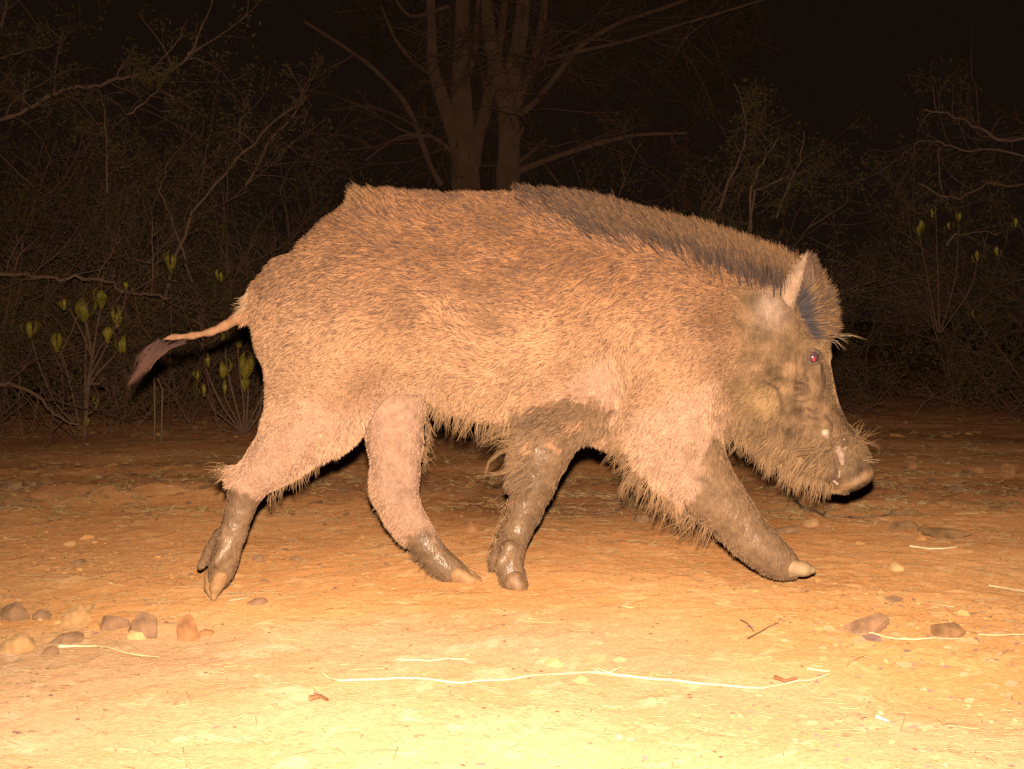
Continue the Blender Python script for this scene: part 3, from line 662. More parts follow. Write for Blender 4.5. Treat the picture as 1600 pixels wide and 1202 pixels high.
# hair on both faces of the near ear and fringe along its front edge
i = rng.integers(1, 15, 2600); j = rng.choice([0, 0, 1, 6, 7, 8, 9, 10, 13], 2600); j = np.where(rng.random(2600) < .3, rng.integers(0, 5, 2600), j); P = Q[i, j] + rng.normal(0, .002, (2600, 3))
ed = (j < 5)
D = np.stack([-.1 + 1.1 * ed + rng.normal(0, .2, 2600), rng.normal(-.2, .2, 2600), .9 - .4 * ed + rng.normal(0, .2, 2600)], -1)
cc = np.where(ed[:, None], np.array([.13, .078, .048]), np.array([.34, .22, .135])) * rng.uniform(.6, 1.3, (2600, 1))
hairs('ear_hair', P, D, np.where(ed, .013, .004) * rng.uniform(.6, 1.2, 2600), np.zeros((2600, 3)), cc * .8, cc, .00045, boar, clump=.3)

# ---- eye, tusk, lip, hooves from small fields
def blob(name, prims, m, parent=boar, h=.0015, k=.003, cuts=()):
    q = [(W(p[0], p[1], p[2]), p[3] * p[2] / F_PX) for ch in prims for p in ch]
    lo = np.min([a - r - .008 for a, r in q], 0); hi = np.max([a + r + .008 for a, r in q], 0)
    f = Field(lo, hi, h)
    for ch in prims: f.chain(ch, k)
    for ch in cuts: f.chain(ch, .002, cut=True)
    f.blur(1); Vv, Fc = f.polys(); return mesh(name, Vv, Fc, m, parent)
M['eye'] = mat('eye', (.10, .045, .055), .08, spec=.7)
M['pupil_shine'] = mat('eye_shine', (.50, .06, .07), .25, spec=.5)  # red eye-shine of the flash painted as plain surface colour
eye = blob('eyeball', [[(1269, 558, 2.4345, 10.5)]], M['eye'], h=.001); eye['_o'] = [0.05, YB, 0.0]
blob('pupil_shine', [[(1272, 563, 2.4220, 2.0), (1271, 559, 2.4213, 2.2)]], M['pupil_shine'], parent=eye, h=.0007, k=.001)
del eye['_o']
lid_m = mat('eyelid', rough=.5, nodes=mottled((.07, .045, .035), (.15, .095, .06), 150, .4))
blob('eyelid', [[(1254, 553, 2.424, 1.6), (1261, 549, 2.421, 2.6), (1270, 547, 2.42, 3.4), (1279, 551, 2.42, 3.0), (1285, 560, 2.424, 1.8)]], lid_m, h=.001)
blob('eyelid', [[(1256, 556, 2.424, 1.5), (1261, 563, 2.421, 2.0), (1268, 569, 2.42, 2.3), (1276, 568, 2.42, 2.4), (1283, 561, 2.424, 1.6)]], lid_m, h=.001)
blob('tear_duct', [[(1259, 555, 2.4225, 1.6), (1261, 557, 2.4215, 1.4)]], M['tusk'], h=.0007)
blob('tusk', [[(1283, 671, 2.441, 4.5), (1289, 676, 2.439, 6.5), (1295, 689, 2.442, 2.2)]], M['tusk'], h=.001)
blob('lip', [[(1301, 697, 2.449, 4), (1309, 702, 2.446, 7), (1314, 712, 2.447, 6), (1316, 724, 2.449, 4.5)], [(1304, 691, 2.452, 1.6), (1311, 690, 2.449, 2), (1319, 687, 2.449, 2.2)], [(1318, 702, 2.449, 3.5), (1323, 699, 2.450, 1.8)]], M['lip'], h=.0011)
blob('saliva', [[(1312, 736, 2.453, 1.8), (1311, 746, 2.454, 1.6)]], M['lip'], h=.0009)
blob('saliva', [[(1303, 752, 2.458, 2.6), (1308, 756, 2.459, 3.2)]], M['lip'], h=.0009)
def hoof(rows, m='hoof'): return blob('hoof', rows, M[m], h=.0016, k=.004)
hoof([[(345, 902, NH - .014, 12), (338, 916, NH - .015, 11), (334, 934, NH - .016, 5)]])
hoof([[(331, 900, NH + .018, 12), (328, 918, NH + .016, 9), (331, 934, NH + .012, 4)]])
hoof([[(716, 898, FH - .014, 13), (737, 907, FH - .014, 9), (757, 914, FH - .014, 3.5)], [(712, 907, FH - .014, 7), (742, 915, FH - .014, 4)]])
hoof([[(718, 895, FH + .014, 14), (734, 902, FH + .012, 10), (757, 911, FH + .01, 4)]])
hoof([[(804, 906, 2.47, 15), (810, 915, 2.465, 12), (822, 925, 2.465, 5)], [(796, 914, 2.468, 8), (818, 926, 2.468, 5)]], 'hoof_mud')
hoof([[(803, 905, 2.50, 14), (812, 915, 2.50, 10), (826, 922, 2.50, 5)]], 'hoof_mud')
hoof([[(1236, 886, NF - .014, 13), (1256, 889, NF - .014, 11.5), (1269, 891, NF - .014, 6)], [(1232, 897, NF - .014, 5), (1262, 896, NF - .014, 4)]], 'hoof_pale')
hoof([[(1232, 885, NF + .014, 12), (1248, 885, NF + .014, 9), (1264, 888, NF + .012, 5)]])

#@@ENV
# ================================================================== GROUND
def soft_axis(dense, grow_lo, grow_hi, step0, fac):
    lo, hi = dense[0], dense[-1]; L_, H_ = [], []
    s = step0; v = lo
    while v > grow_lo: s *= fac; v -= s; L_.append(v)
    s = step0; v = hi
    while v < grow_hi: s *= fac; v += s; H_.append(v)
    return np.array(L_[::-1] + list(dense) + H_)
gx = soft_axis(np.arange(-1.5, 1.5, .0095), -70, 70, .011, 1.045)
gy = soft_axis(np.concatenate([np.arange(1.4, 3.2, .0085), np.arange(3.2, 4.6, .014), np.arange(4.6, 8, .03)]), -6, 120, .035, 1.07)

def ground_h(x, y):
    near = np.clip(1 - (np.hypot(x, y - 2.5) - 1.6) / 3, 0, 1)
    verge = sstep(y, 3.55, 3.9) * (1 - sstep(y, 4.3, 4.8)) + .6 * sstep(y, 5.0, 6.2)
    z = .010 * fbm(x * 1.7, y * 1.7, 0, 3, 101)
    z = z + (.0013 + .0095 * verge) * fbm(x * 17, y * 17, 0, 2, 103)
    z = z + 0.0009 * fbm(x * 60, y * 60, 0, 2, 105) + .0035 * np.clip(fbm(x * 21, y * 21, 0, 3, 115) - .45, 0, 1)
    pits = fbm(x * 30, y * 24, 0, 3, 107); z = z + .004 * np.clip(pits - .35, 0, 1)
    far = sstep(y, 9, 30); z = z + far * .35 * fbm(x * .12, y * .12, 0, 3, 109)
    z = z + .03 * verge * sstep(fbm(x * .9, y * 1.2, 0, 2, 111), -.2, .6)
    return z - .004
GX, GY = np.meshgrid(gx, gy, indexing='ij'); GZ = ground_h(GX, GY)
nx, ny = GX.shape; idx = np.arange(nx * ny).reshape(nx, ny)
Fg = np.stack([idx[:-1, :-1], idx[1:, :-1], idx[1:, 1:], idx[:-1, 1:]], -1).reshape(-1, 4)
ground = mesh('ground', np.stack([GX, GY, GZ], -1).reshape(-1, 3), Fg, M['soil'])
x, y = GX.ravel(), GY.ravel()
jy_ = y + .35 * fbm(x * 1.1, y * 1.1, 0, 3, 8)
red = sstep(jy_, 2.5, 3.6); verge_dim = sstep(jy_, 3.4, 4.1) * (1 - .45 * sstep(jy_, 4.25, 4.6) * (1 - sstep(jy_, 5.0, 5.6))); t_ = 1 + .10 * fbm(x * 2, y * 2, 0, 3, 7); pale_ = 1 - sstep(jy_, 1.8, 2.35)  # darker verge soil and paler near dust, also painted to steepen the flash falloff
tone = np.stack([t_ * (1 - .12 * red) * (1 - .52 * verge_dim) * (1 - .13 * pale_), t_ * (1 - .20 * red) * (1 - .54 * verge_dim) * (1 + .04 * pale_), t_ * (1 - .22 * red) * (1 - .50 * verge_dim) * (1 + .42 * pale_)], -1)
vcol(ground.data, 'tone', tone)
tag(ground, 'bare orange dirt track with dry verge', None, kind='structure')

# ---- stones
def rock_mesh(w, d, h, seed, name, m):
    r = np.random.default_rng(seed)
    bm = bmesh.new(); bmesh.ops.create_icosphere(bm, subdivisions=4, radius=1.0)
    Vv = np.array([v.co[:] for v in bm.verts]); Fc = np.array([[v.index for v in f.verts] for f in bm.faces]); bm.free()
    Vv = np.sign(Vv) * np.abs(Vv) ** .8; a_r = r.uniform(-.4, .4); Vv = Vv @ np.array([[math.cos(a_r), 0, math.sin(a_r)], [0, 1, 0], [-math.sin(a_r), 0, math.cos(a_r)]])
    for _ in range(15):
        n = r.normal(0, 1, 3); n /= np.linalg.norm(n); c = r.uniform(.5, .88)
        dd = Vv @ n; Vv = Vv - np.maximum(dd - c, 0)[:, None] * n
    Vv = Vv * (1 + .022 * fbm(Vv[:, 0] * 5 + seed, Vv[:, 1] * 2, Vv[:, 2] * 2, 3, seed)[:, None])
    Vv /= np.abs(Vv).max(0); Vv = Vv * [w / 2, d / 2, h / 2]
    o = mesh(name, Vv, Fc, m, smooth=False); return o
def rock_mat(c, n):
    c = np.array(c); return mat('stone_' + n, rough=.9, spec=.15, diff_rough=.6, nodes=mottled(tuple(c * .6), tuple(np.clip(c * 1.3, 0, 1)), 28, .8, 70, .004))
RM = {k: rock_mat(c, k) for k, c in dict(tan=(.44, .26, .115), grey=(.27, .16, .085), rust=(.36, .175, .075), pale=(.56, .36, .165), plum=(.29, .165, .092), olive=(.28, .155, .07), orange=(.44, .225, .085)).items()}
STONES = [  # px centre, py base, w px, h px, material, label
    (116, 968, 50, 44, 'tan', 'pale tan blocky stone, tallest in the pile at left'),
    (18, 962, 56, 34, 'grey', 'grey cobble at the left edge behind the tan stone'),
    (60, 962, 34, 20, 'grey', 'small grey stone between the left edge and the tan block'),
    (24, 1016, 66, 36, 'tan', 'broad low tan rock nearest the bottom left corner'),
    (172, 978, 52, 32, 'plum', 'dark plum brown rounded stone right of the tan block'),
    (148, 978, 26, 20, 'orange', 'small orange pebble leaning on the plum stone'),
    (100, 998, 56, 18, 'grey', 'flat grey slab lying in front of the tan block'),
    (222, 992, 60, 44, 'plum', 'brown wedge shaped rock in the left stone pile'),
    (214, 994, 34, 18, 'pale', 'bright cream stone in front of the brown wedge rock'),
    (292, 996, 40, 52, 'rust', 'upright reddish brown stone below the near hind hoof'),
    (76, 1020, 30, 18, 'grey', 'small dark grey stone at the end of the pale straw'),
    (1360, 994, 74, 34, 'plum', 'angular purple grey stone on the track at right'),
    (1488, 998, 58, 26, 'olive', 'greyish brown half buried stone at right of the angular one'),
    (1402, 893, 24, 18, 'pale', 'small pale round stone alone on the track at right'),
    (1268, 822, 30, 16, 'tan', 'tan lump of stone just below the fallen twig'),
    (1440, 846, 18, 15, 'orange', 'round orange pebble on the right verge'),
    (1484, 842, 84, 17, 'olive', 'long flat brown slab on the right verge'),
    (1418, 826, 56, 15, 'olive', 'broad low brown rock behind the orange pebble'),
    (1428, 735, 20, 14, 'rust', 'reddish stone far out on the right verge'),
    (1505, 770, 40, 14, 'grey', 'dark grey stone far right in the dry grass'),
    (1580, 748, 34, 26, 'rust', 'rust coloured stone at the right edge of the verge'),
    (1228, 832, 44, 12, 'grey', 'flat greenish grey stone left of the tan lump'),
    (1006, 815, 36, 14, 'grey', 'flat grey stone behind the shoulder fringe on the track'),
    (84, 812, 38, 11, 'olive', 'thin dark flat stone on the smooth track at far left'),
    (22, 776, 40, 15, 'grey', 'grey stone in the verge at the left edge'),
    (52, 762, 36, 12, 'grey', 'second grey verge stone, right of the one at the edge'),
    (404, 872, 20, 14, 'plum', 'small plum stone right of the muddy near hind leg'),
    (462, 874, 24, 8, 'grey', 'small flat stone under the belly between the hind legs'),
    (445, 834, 10, 8, 'orange', 'tiny light orange pebble between the hind legs'),
    (566, 839, 12, 9, 'orange', 'tiny light orange pebble left of the far hind leg'),
    (400, 946, 38, 15, 'plum', 'low brown stone right of the near hind hoof'),
    (120, 874, 26, 10, 'grey', 'small dark stone alone on the track at left'),
    (736, 836, 22, 20, 'rust', 'rust coloured clod between the far hind and far fore legs'),
    (866, 1040, 34, 16, 'pale', 'cream stone just behind the long pale grass stalk'),
    (322, 990, 34, 12, 'rust', 'low dark red stone beside the upright reddish one'),
    (920, 920, 26, 10, 'orange', 'low orange clod right of the far fore hoof')]
for i, (cx, by, wp, hp, mk, lab) in enumerate(STONES):
    g0 = G(cx, by - 2); s = g0[1] / F_PX; gz = float(ground_h(g0[0], g0[1])); h = hp * s * 1.1
    o = rock_mesh(wp * s, wp * s * .75, h * 1.25, 40 + i, 'stone', RM[mk])
    o.location = (g0[0], g0[1] + wp * s * .22, gz + h * .14); o.rotation_euler = (0, 0, 0)
    tag(o, lab, 'stone')

# ---- gravel: uncountable crumbs (one object)
def scatter_gravel(n):
    bm = bmesh.new(); bmesh.ops.create_icosphere(bm, subdivisions=1, radius=1.0)
    V0 = np.array([v.co[:] for v in bm.verts]); F0 = np.array([[v.index for v in f.verts] for f in bm.faces]); bm.free()
    yy = 1.45 * (6.8 / 1.45) ** rng.random(n); xx_ = (rng.random(n) * 2 - 1) * yy * .46
    den = fbm(xx_ * 1.4, yy * 1.8, 0, 3, 201); keep = rng.random(n) < np.clip(.15 + .9 * den + .35 * ((yy > 3.5) & (yy < 4.7)), .05, 1)
    xx_, yy = xx_[keep], yy[keep]; n = len(xx_)
    size = .0018 + .004 * rng.random(n) ** 3 + .010 * (rng.random(n) < .045) * rng.random(n) + ((yy > 3.5) & (rng.random(n) < .07)) * rng.uniform(.005, .015, n)
    Vn = V0[None] * (1 + .35 * rng.normal(0, 1, (n, len(V0), 1)).clip(-1.3, 1.3)) * size[:, None, None] * np.stack([rng.uniform(.8, 1.6, n), rng.uniform(.8, 1.3, n), rng.uniform(.35, .8, n)], -1)[:, None]
    Vn += np.stack([xx_, yy, ground_h(xx_, yy) + size * .15], -1)[:, None]
    F = (F0[None] + (np.arange(n) * len(V0))[:, None, None]).reshape(-1, 3)
    o = mesh('gravel', Vn.reshape(-1, 3), F, mat('gravel', rough=1, attr='hcol', spec=.05, diff_rough=1.0), smooth=False)
    pal = np.array([(.52, .27, .10), (.40, .19, .075), (.26, .15, .085), (.56, .32, .13), (.50, .25, .09), (.26, .14, .075)])
    c = pal[rng.integers(0, 6, n)] * rng.uniform(.8, 1.2, (n, 1)) * np.where(yy > 3.3, .62, 1.0)[:, None] * np.where((yy < 2.2)[:, None], [.95, 1.05, 1.5], 1.0); vcol(o.data, 'hcol', np.repeat(c, len(V0), 0))  # crumbs dimmed far off and paled near to follow the painted flash falloff
    return tag(o, 'loose gravel and crumbs of earth strewn over the dirt track', 'gravel', kind='stuff')
scatter_gravel(15000)

# ---- tubes
def tubes(polys, sides=4):
    """polys: list of (points (n,3), radii (n,)) -> V, F"""
    VV, FF, off = [], [], 0
    ca = np.cos(np.arange(sides) * 2 * math.pi / sides); sa = np.sin(np.arange(sides) * 2 * math.pi / sides)
    for P, r in polys:
        P = np.asarray(P, float); n = len(P)
        if n < 2: continue
        T = np.gradient(P, axis=0); T /= np.linalg.norm(T, axis=1, keepdims=True) + 1e-9
        ref = np.array([0.3, .2, 1.0]) if abs(T[0][2]) < .8 else np.array([1., .2, .1])
        A = np.cross(T, ref); A /= np.linalg.norm(A, axis=1, keepdims=True) + 1e-9; B = np.cross(T, A)
        ring = P[:, None] + (A[:, None] * ca[None, :, None] + B[:, None] * sa[None, :, None]) * np.asarray(r)[:, None, None]
        VV.append(ring.reshape(-1, 3))
        q = off + np.arange(n - 1)[:, None] * sides + np.arange(sides)[None]
        q2 = off + np.arange(n - 1)[:, None] * sides + (np.arange(sides)[None] + 1) % sides
        FF.append(np.stack([q, q2, q2 + sides, q + sides], -1).reshape(-1, 4)); off += n * sides
    return np.concatenate(VV), np.concatenate(FF)

# ---- straw litter and dry grass
def ground_line(pts, lift=.003, sub=6):
    Q = np.array([G(a, b) for a, b in pts]); t = np.linspace(0, len(Q) - 1, (len(Q) - 1) * sub + 1)
    X = np.stack([np.interp(t, range(len(Q)), Q[:, i]) for i in range(3)], -1)
    X[:, 2] = ground_h(X[:, 0], X[:, 1]) + lift; 
    k = np.array([.25, .5, .25]); Z = np.convolve(np.pad(X[:, 2], 1, 'edge'), k, 'valid'); X[:, 2] = np.maximum(Z, X[:, 2] - .001); return X
polys_ = []
n = 5200
yy = 1.5 * (5.2 / 1.5) ** rng.random(n); xx_ = (rng.random(n) * 2 - 1) * yy * .45
for a, b in zip(xx_, yy):
    L = rng.uniform(.006, .028) * (1 + (rng.random() < .12) * 1.6); th = rng.normal(0, .5) + (rng.random() < .2) * rng.uniform(0, 3)
    s = np.linspace(-.5, .5, 4)[:, None] * L; p = np.array([a, b, 0]) + s * [math.cos(th), math.sin(th), 0] + np.array([0, 1, 0]) * (s / L) ** 2 * L * rng.normal(0, .5)
    p[:, 2] = ground_h(p[:, 0], p[:, 1]) + .0012 + rng.random() * .0015
    polys_.append((p, np.full(4, rng.uniform(.0004, .0009))))
Vv, Fc = tubes(polys_, 3)
straw_m = mat('straw', rough=.6, spec=.3, nodes=mottled((.60, .40, .17), (.82, .64, .34), 9, .1))
lit = mesh('straw_litter', Vv, Fc, straw_m); tag(lit, 'fine bits of dry straw scattered over the dirt track', 'straw litter', kind='stuff')
polys_ = []
def tuft(a, b, n, hgt):
    z = float(ground_h(a, b))
    for _ in range(n):
        th = rng.uniform(0, 6.28); L = hgt * rng.uniform(.5, 1.2); k = rng.uniform(.3, 1.4)
        s = np.linspace(0, 1, 5)[:, None]
        p = np.array([a, b, z - .002]) + s * L * np.array([math.cos(th) * .5 * k, math.sin(th) * .5 * k, .8]) + s ** 2 * L * np.array([math.cos(th) * k, math.sin(th) * k, -.55 * k])
        polys_.append((p, .0010 * (1 - .75 * s[:, 0])))
for _ in range(1300):
    py_ = rng.choice([rng.uniform(742, 800), rng.uniform(705, 830)], p=[.8, .2]); px_ = rng.uniform(-60, 1660)
    if fbm(px_ / 60, py_ / 30, 0, 2, 88) < -.15: continue
    q = G(px_, py_); tuft(q[0], q[1], rng.integers(4, 14), rng.uniform(.012, .038))
for _ in range(260):
    q = G(rng.uniform(-100, 1700), rng.uniform(655, 720)); tuft(q[0], q[1], rng.integers(4, 10), rng.uniform(.02, .07))
Vv, Fc = tubes(polys_, 3)
gr_m = mat('dry_grass', rough=.8, spec=.1, nodes=mottled((.38, .24, .10), (.66, .46, .22), 5, .1))
o = mesh('dry_grass', Vv, Fc, gr_m); tag(o, 'short dry grass tufts along the verge behind the boar', 'dry grass', kind='stuff')

def stalk(name, pts, r, m, lab, cat, lift=.004, side=()):
    P = ground_line(pts, lift); P[:, 1] += .002 * noise(P[:, 0] * 40, 0, 0, 5); rad = r * np.linspace(1, .55, len(P)) * (1 + .15 * noise(P[:, 0] * 60, 1, 0, 6))
    pl = [(P, rad)]
    for (i, ddx, ddy, dz) in side:
        b = P[i]; s = np.linspace(0, 1, 5)[:, None]; pl.append((b + s * np.array([ddx, ddy, dz]) + s ** 2 * [0, 0, -dz * .3], r * .6 * (1 - .6 * s[:, 0])))
    Vv, Fc = tubes(pl, 7); o = mesh(name, Vv, Fc, m); tag(o, lab, cat); return o
pale_m = mat('pale_straw', rough=.5, spec=.35, nodes=mottled((.66, .50, .26), (.88, .74, .46), 14, .15))
wood_m = mat('twig_bark', rough=.8, spec=.15, nodes=mottled((.20, .12, .075), (.34, .22, .14), 40, .4))
stalk('grass_stalk', [(505, 1052), (530, 1063), (620, 1060), (720, 1066), (800, 1058), (860, 1051), (930, 1046), (960, 1050)], .0021, pale_m, 'long thin wavy dry grass stalk across the bright foreground, left of the tangle', 'grass stalk', side=((-3, .02, .01, .01), (-5, -.015, .012, .006)))
stalk('grass_stalk', [(945, 1046), (965, 1052), (1060, 1060), (1130, 1066), (1195, 1068)], .0027, pale_m, 'thicker shiny pale stalk in the foreground running right from the tangle', 'grass stalk', side=((2, -.03, -.012, .004), (3, -.02, .016, .005)))
stalk('grass_stalk', [(1192, 1068), (1225, 1062), (1262, 1058), (1295, 1050)], .0018, pale_m, 'short thin stalk curving up at the right end of the thick shiny one', 'grass stalk')
stalk('dry_straw', [(92, 1007), (120, 1005), (152, 1004)], .0028, pale_m, 'bright broad piece of straw pointing right from the small dark grey stone', 'straw')
stalk('dry_straw', [(152, 1005), (190, 1015), (248, 1025)], .002, pale_m, 'thin straw sloping down right of the bright broad piece', 'straw')
stalk('dry_straw', [(1358, 995), (1400, 1000), (1450, 1003), (1506, 1001)], .0015, pale_m, 'thin pale straw lying in front of the angular purple stone', 'straw')
stalk('dry_straw', [(1530, 996), (1600, 996)], .0018, pale_m, 'pale straw at the right edge in line with the stones', 'straw')
stalk('dry_straw', [(1422, 857), (1450, 861), (1495, 862)], .0032, pale_m, 'flat yellow straw on the track below the right verge', 'straw')
stalk('dry_straw', [(1545, 912), (1575, 916), (1605, 922)], .0022, pale_m, 'yellow straw at the right edge above the stones', 'straw')
stalk('dry_straw', [(360, 941), (386, 935)], .002, pale_m, 'short bright straw just right of the near hind hoof', 'straw')
stalk('dry_straw', [(1262, 1040), (1296, 1044)], .0028, pale_m, 'short bright white chip of straw right of the foreground stalks', 'straw')
stalk('dry_straw', [(1368, 1116), (1388, 1119)], .0030, pale_m, 'tiny white chip of straw near the bottom right', 'straw')
stalk('dry_straw', [(1322, 1038), (1338, 1030), (1352, 1024)], .0022, straw_m, 'little bent straw standing out near the bottom right', 'straw', lift=.008)
stalk('dry_straw', [(620, 1034), (670, 1036), (730, 1032)], .0016, pale_m, 'faint straw behind the long wavy stalk', 'straw')
stalk('dead_leaf', [(1210, 1052), (1226, 1057), (1245, 1056)], .0035, mat('dead_leaf', (.30, .13, .06), .7), 'dark red brown curled leaf above the thin curving stalk', 'leaf')
stalk('dead_leaf', [(484, 1088), (500, 1084), (512, 1090)], .004, mat('brown_leaf', (.34, .16, .07), .7), 'brown curled leaf below the left end of the wavy stalk', 'leaf')
stalk('fallen_twig', [(1241, 780), (1256, 792), (1272, 795), (1292, 804), (1318, 803), (1338, 807), (1372, 806), (1398, 803), (1420, 804)], .0042, wood_m, 'knobbly brown fallen twig below the boar snout', 'twig', lift=.006, side=((6, -.02, -.03, .004), (16, .02, .03, .01), (28, -.02, -.03, .006), (40, .02, .03, .012)))
stalk('fallen_twig', [(925, 800), (958, 796), (985, 788), (1012, 797)], .003, wood_m, 'forked thin twig between the fore legs on the track', 'twig', lift=.006, side=((10, .05, -.03, .01),))
stalk('fallen_twig', [(1168, 1000), (1200, 985), (1216, 980)], .0014, wood_m, 'thin dark twig on the track below the near fore hoof', 'twig')
stalk('fallen_twig', [(1157, 974), (1170, 982), (1178, 990)], .0014, wood_m, 'short dark curved twig left of the thin one below the near fore hoof', 'twig')

# ================================================================== BUSHES AND TREE BEHIND
bark = mat('bush_bark', rough=.9, spec=.05, diff_rough=.5, nodes=mottled((.13, .068, .042), (.205, .115, .075), 4, .3))
bark_l = mat('pale_bark', rough=.9, spec=.05, diff_rough=.5, nodes=mottled((.155, .09, .056), (.23, .138, .09), 4, .3))
leaf_g = mat('small_leaf', rough=.6, spec=.2, nodes=mottled((.06, .042, .014), (.105, .075, .022), 3, .1))
tree_bark = mat('tree_bark', rough=.95, spec=.05, diff_rough=.5, nodes=mottled((.17, .092, .058), (.235, .132, .085), 9, .4, 30, .01))

def grow(P0, d0, L, r, depth, out, tips, up=.15, nchild=(7, 5, 4), wob=.28):
    n = 7 if depth < 2 else 5
    P = [np.array(P0, float)]; d = np.array(d0, float); d /= np.linalg.norm(d)
    for i in range(n):
        d = d + rng.normal(0, wob, 3) * .55; d[2] += up * .12 - (.05 if depth == 0 else 0); d /= np.linalg.norm(d)
        P.append(P[-1] + d * L / n)
    P = np.array(P); out.append((P, r * np.linspace(1, .35, len(P)))); tips.append(P[-1])
    if depth < len(nchild):
        for _ in range(nchild[depth]):
            t = rng.uniform(.15, 1); i = int(t * (len(P) - 1)); i = min(i, len(P) - 2)
            T = P[i + 1] - P[i]; T /= np.linalg.norm(T); e = rng.normal(0, 1, 3); e -= (e @ T) * T; e /= np.linalg.norm(e)
            a = rng.uniform(.5, 1.25); dd = T * math.cos(a) + e * math.sin(a)
            grow(P[i] + (P[i + 1] - P[i]) * rng.random(), dd, L * rng.uniform(.28, .5), r * .5, depth + 1, out, tips, up, nchild, wob)

def leaf_quads(pts, size, n_each, spread):
    pts = np.repeat(np.array(pts), n_each, 0); n = len(pts); c = pts + rng.normal(0, spread, (n, 3))
    a = rng.normal(0, 1, (n, 3)); a /= np.linalg.norm(a, axis=1, keepdims=True); b = np.cross(a, rng.normal(0, 1, (n, 3))); b /= np.linalg.norm(b, axis=1, keepdims=True)
    s = size * rng.uniform(.6, 1.4, (n, 1)); nn = np.cross(a, b) * s * .25
    V = np.stack([c - a * s, c + b * s * .42 + nn, c + a * s, c - b * s * .42 + nn], 1).reshape(-1, 3)
    return V, np.arange(n * 4).reshape(n, 4)

def bush(px, Y, top, width, nstem, label, m=bark, leaves=1, nchild=(7, 5, 4), extra=(), r=.008, lean=0, base_py=None, wob=.28):
    """px: photo x of the root, Y distance, top: photo y of the top, width in px"""
    X0 = (px - 800) / F_PX * Y; H = float(W(px, top, Y)[2]); Wd = width / F_PX * Y
    z0 = float(ground_h(X0, Y)); root = empty('thorn_bush', (X0, Y, z0)); root['_o'] = [X0, Y, z0]
    tag(root, label, 'bush', 'thorn bushes behind the boar')
    out, tips, bare = [], [], []
    for _ in range(nstem):
        dx = rng.uniform(-.5, .5) * Wd + lean; dy = rng.uniform(-.35, .35) * min(Wd, 1.4); hh = H * rng.uniform(.45, 1.0)
        b0 = np.array([X0 + rng.normal(0, .10 * min(1, Wd)), Y + rng.normal(0, .08), z0 - .03]); d = np.array([dx, dy, hh]); L = np.linalg.norm(d)
        grow(b0, d, L * .95, r * rng.uniform(.35, .9), 0, out, tips, .2, nchild, wob)
    for pts, rr_, yo in extra:
        q = np.array([W(a, b, Y + yo) for a, b in pts]); t = np.linspace(0, len(q) - 1, (len(q) - 1) * 4 + 1)
        q = np.stack([np.interp(t, range(len(q)), q[:, i]) for i in range(3)], -1) + rng.normal(0, .006, (len(t), 3))
        bare.append((q, rr_ * np.linspace(1, .4, len(q))))
        for i in range(1, len(q) - 1, 1):
            if rng.random() < .8:
                T = q[i + 1] - q[i]; T /= np.linalg.norm(T); e = rng.normal(0, 1, 3); e -= (e @ T) * T; e /= np.linalg.norm(e)
                grow(q[i], T * .5 + e, rng.uniform(.15, .45), rr_ * .4, 1, out, tips, .1, (0, 4, 3), .3)
    V, Fc = tubes(out, 3); mesh('twig', V, Fc, m, root)
    for bb in bare: V, Fc = tubes([bb], 5); mesh('branch', V, Fc, bark_l, root)
    if leaves:
        pts = np.array(tips); pts = pts[rng.random(len(pts)) < .55 * leaves]; pts = pts[pts[:, 2] > .1]
        if len(pts): V, Fc = leaf_quads(pts, .011, 5, .022); mesh('foliage', V, Fc, leaf_g, root, smooth=False)
    del root['_o']; return root

big = (8, 6, 4)
bush(-60, 6.3, 20, 420, 12, 'tall thorn bush at the left edge with one long pale bare branch reaching right', leaves=1.2, nchild=big, r=.012,
     extra=[([(-60, 230), (0, 190), (40, 172), (75, 152), (110, 138), (160, 132), (200, 119), (235, 112), (262, 118), (290, 95), (297, 82)], .011, -.35), ([(200, 180), (225, 160), (262, 118)], .006, -.3), ([(170, 300), (165, 215), (160, 140)], .005, -.33), ([(-20, 60), (10, 30), (5, -20)], .010, -.2), ([(0, 90), (40, 80), (80, 70), (60, 40)], .006, -.2)])
bush(90, 6.6, 150, 380, 15, 'dense thorn bush behind the tallest leafy shrub at left', leaves=1, nchild=big, r=.010)
bush(-20, 5.9, 330, 300, 10, 'low tangle of bare twigs at the left edge above the verge', leaves=.2, nchild=big, r=.007,
     extra=[([(-20, 430), (30, 430), (75, 436), (120, 434), (160, 437), (185, 450), (205, 460), (235, 459), (262, 466)], .009, -.3), ([(-10, 600), (20, 600), (60, 622), (85, 645), (120, 665)], .009, -.5)])
bush(250, 6.7, 200, 330, 14, 'brown thorn bush behind the boar tail', leaves=.7, nchild=big, r=.009,
     extra=[([(250, 480), (300, 330), (370, 250), (420, 200), (470, 160)], .009, -.3), ([(300, 440), (270, 350), (250, 300), (262, 250)], .006, -.3)])
bush(400, 7.0, 170, 300, 14, 'grey brown thorn bush rising above the boar rump', leaves=.6, nchild=big, r=.009,
     extra=[([(385, 290), (420, 225), (470, 165), (478, 150)], .008, -.3), ([(370, 220), (380, 180), (385, 150)], .006, -.3)])
bush(180, 5.95, 420, 260, 12, 'low dead thorn scrub under the boar tail', leaves=.1, nchild=big, r=.006)
bush(340, 6.05, 440, 240, 10, 'low dead thorn scrub behind the hind legs', leaves=.1, nchild=big, r=.006)
bush(560, 7.6, 250, 320, 10, 'low thorn bush behind the raised rump bristles', leaves=.5, nchild=big, r=.008)
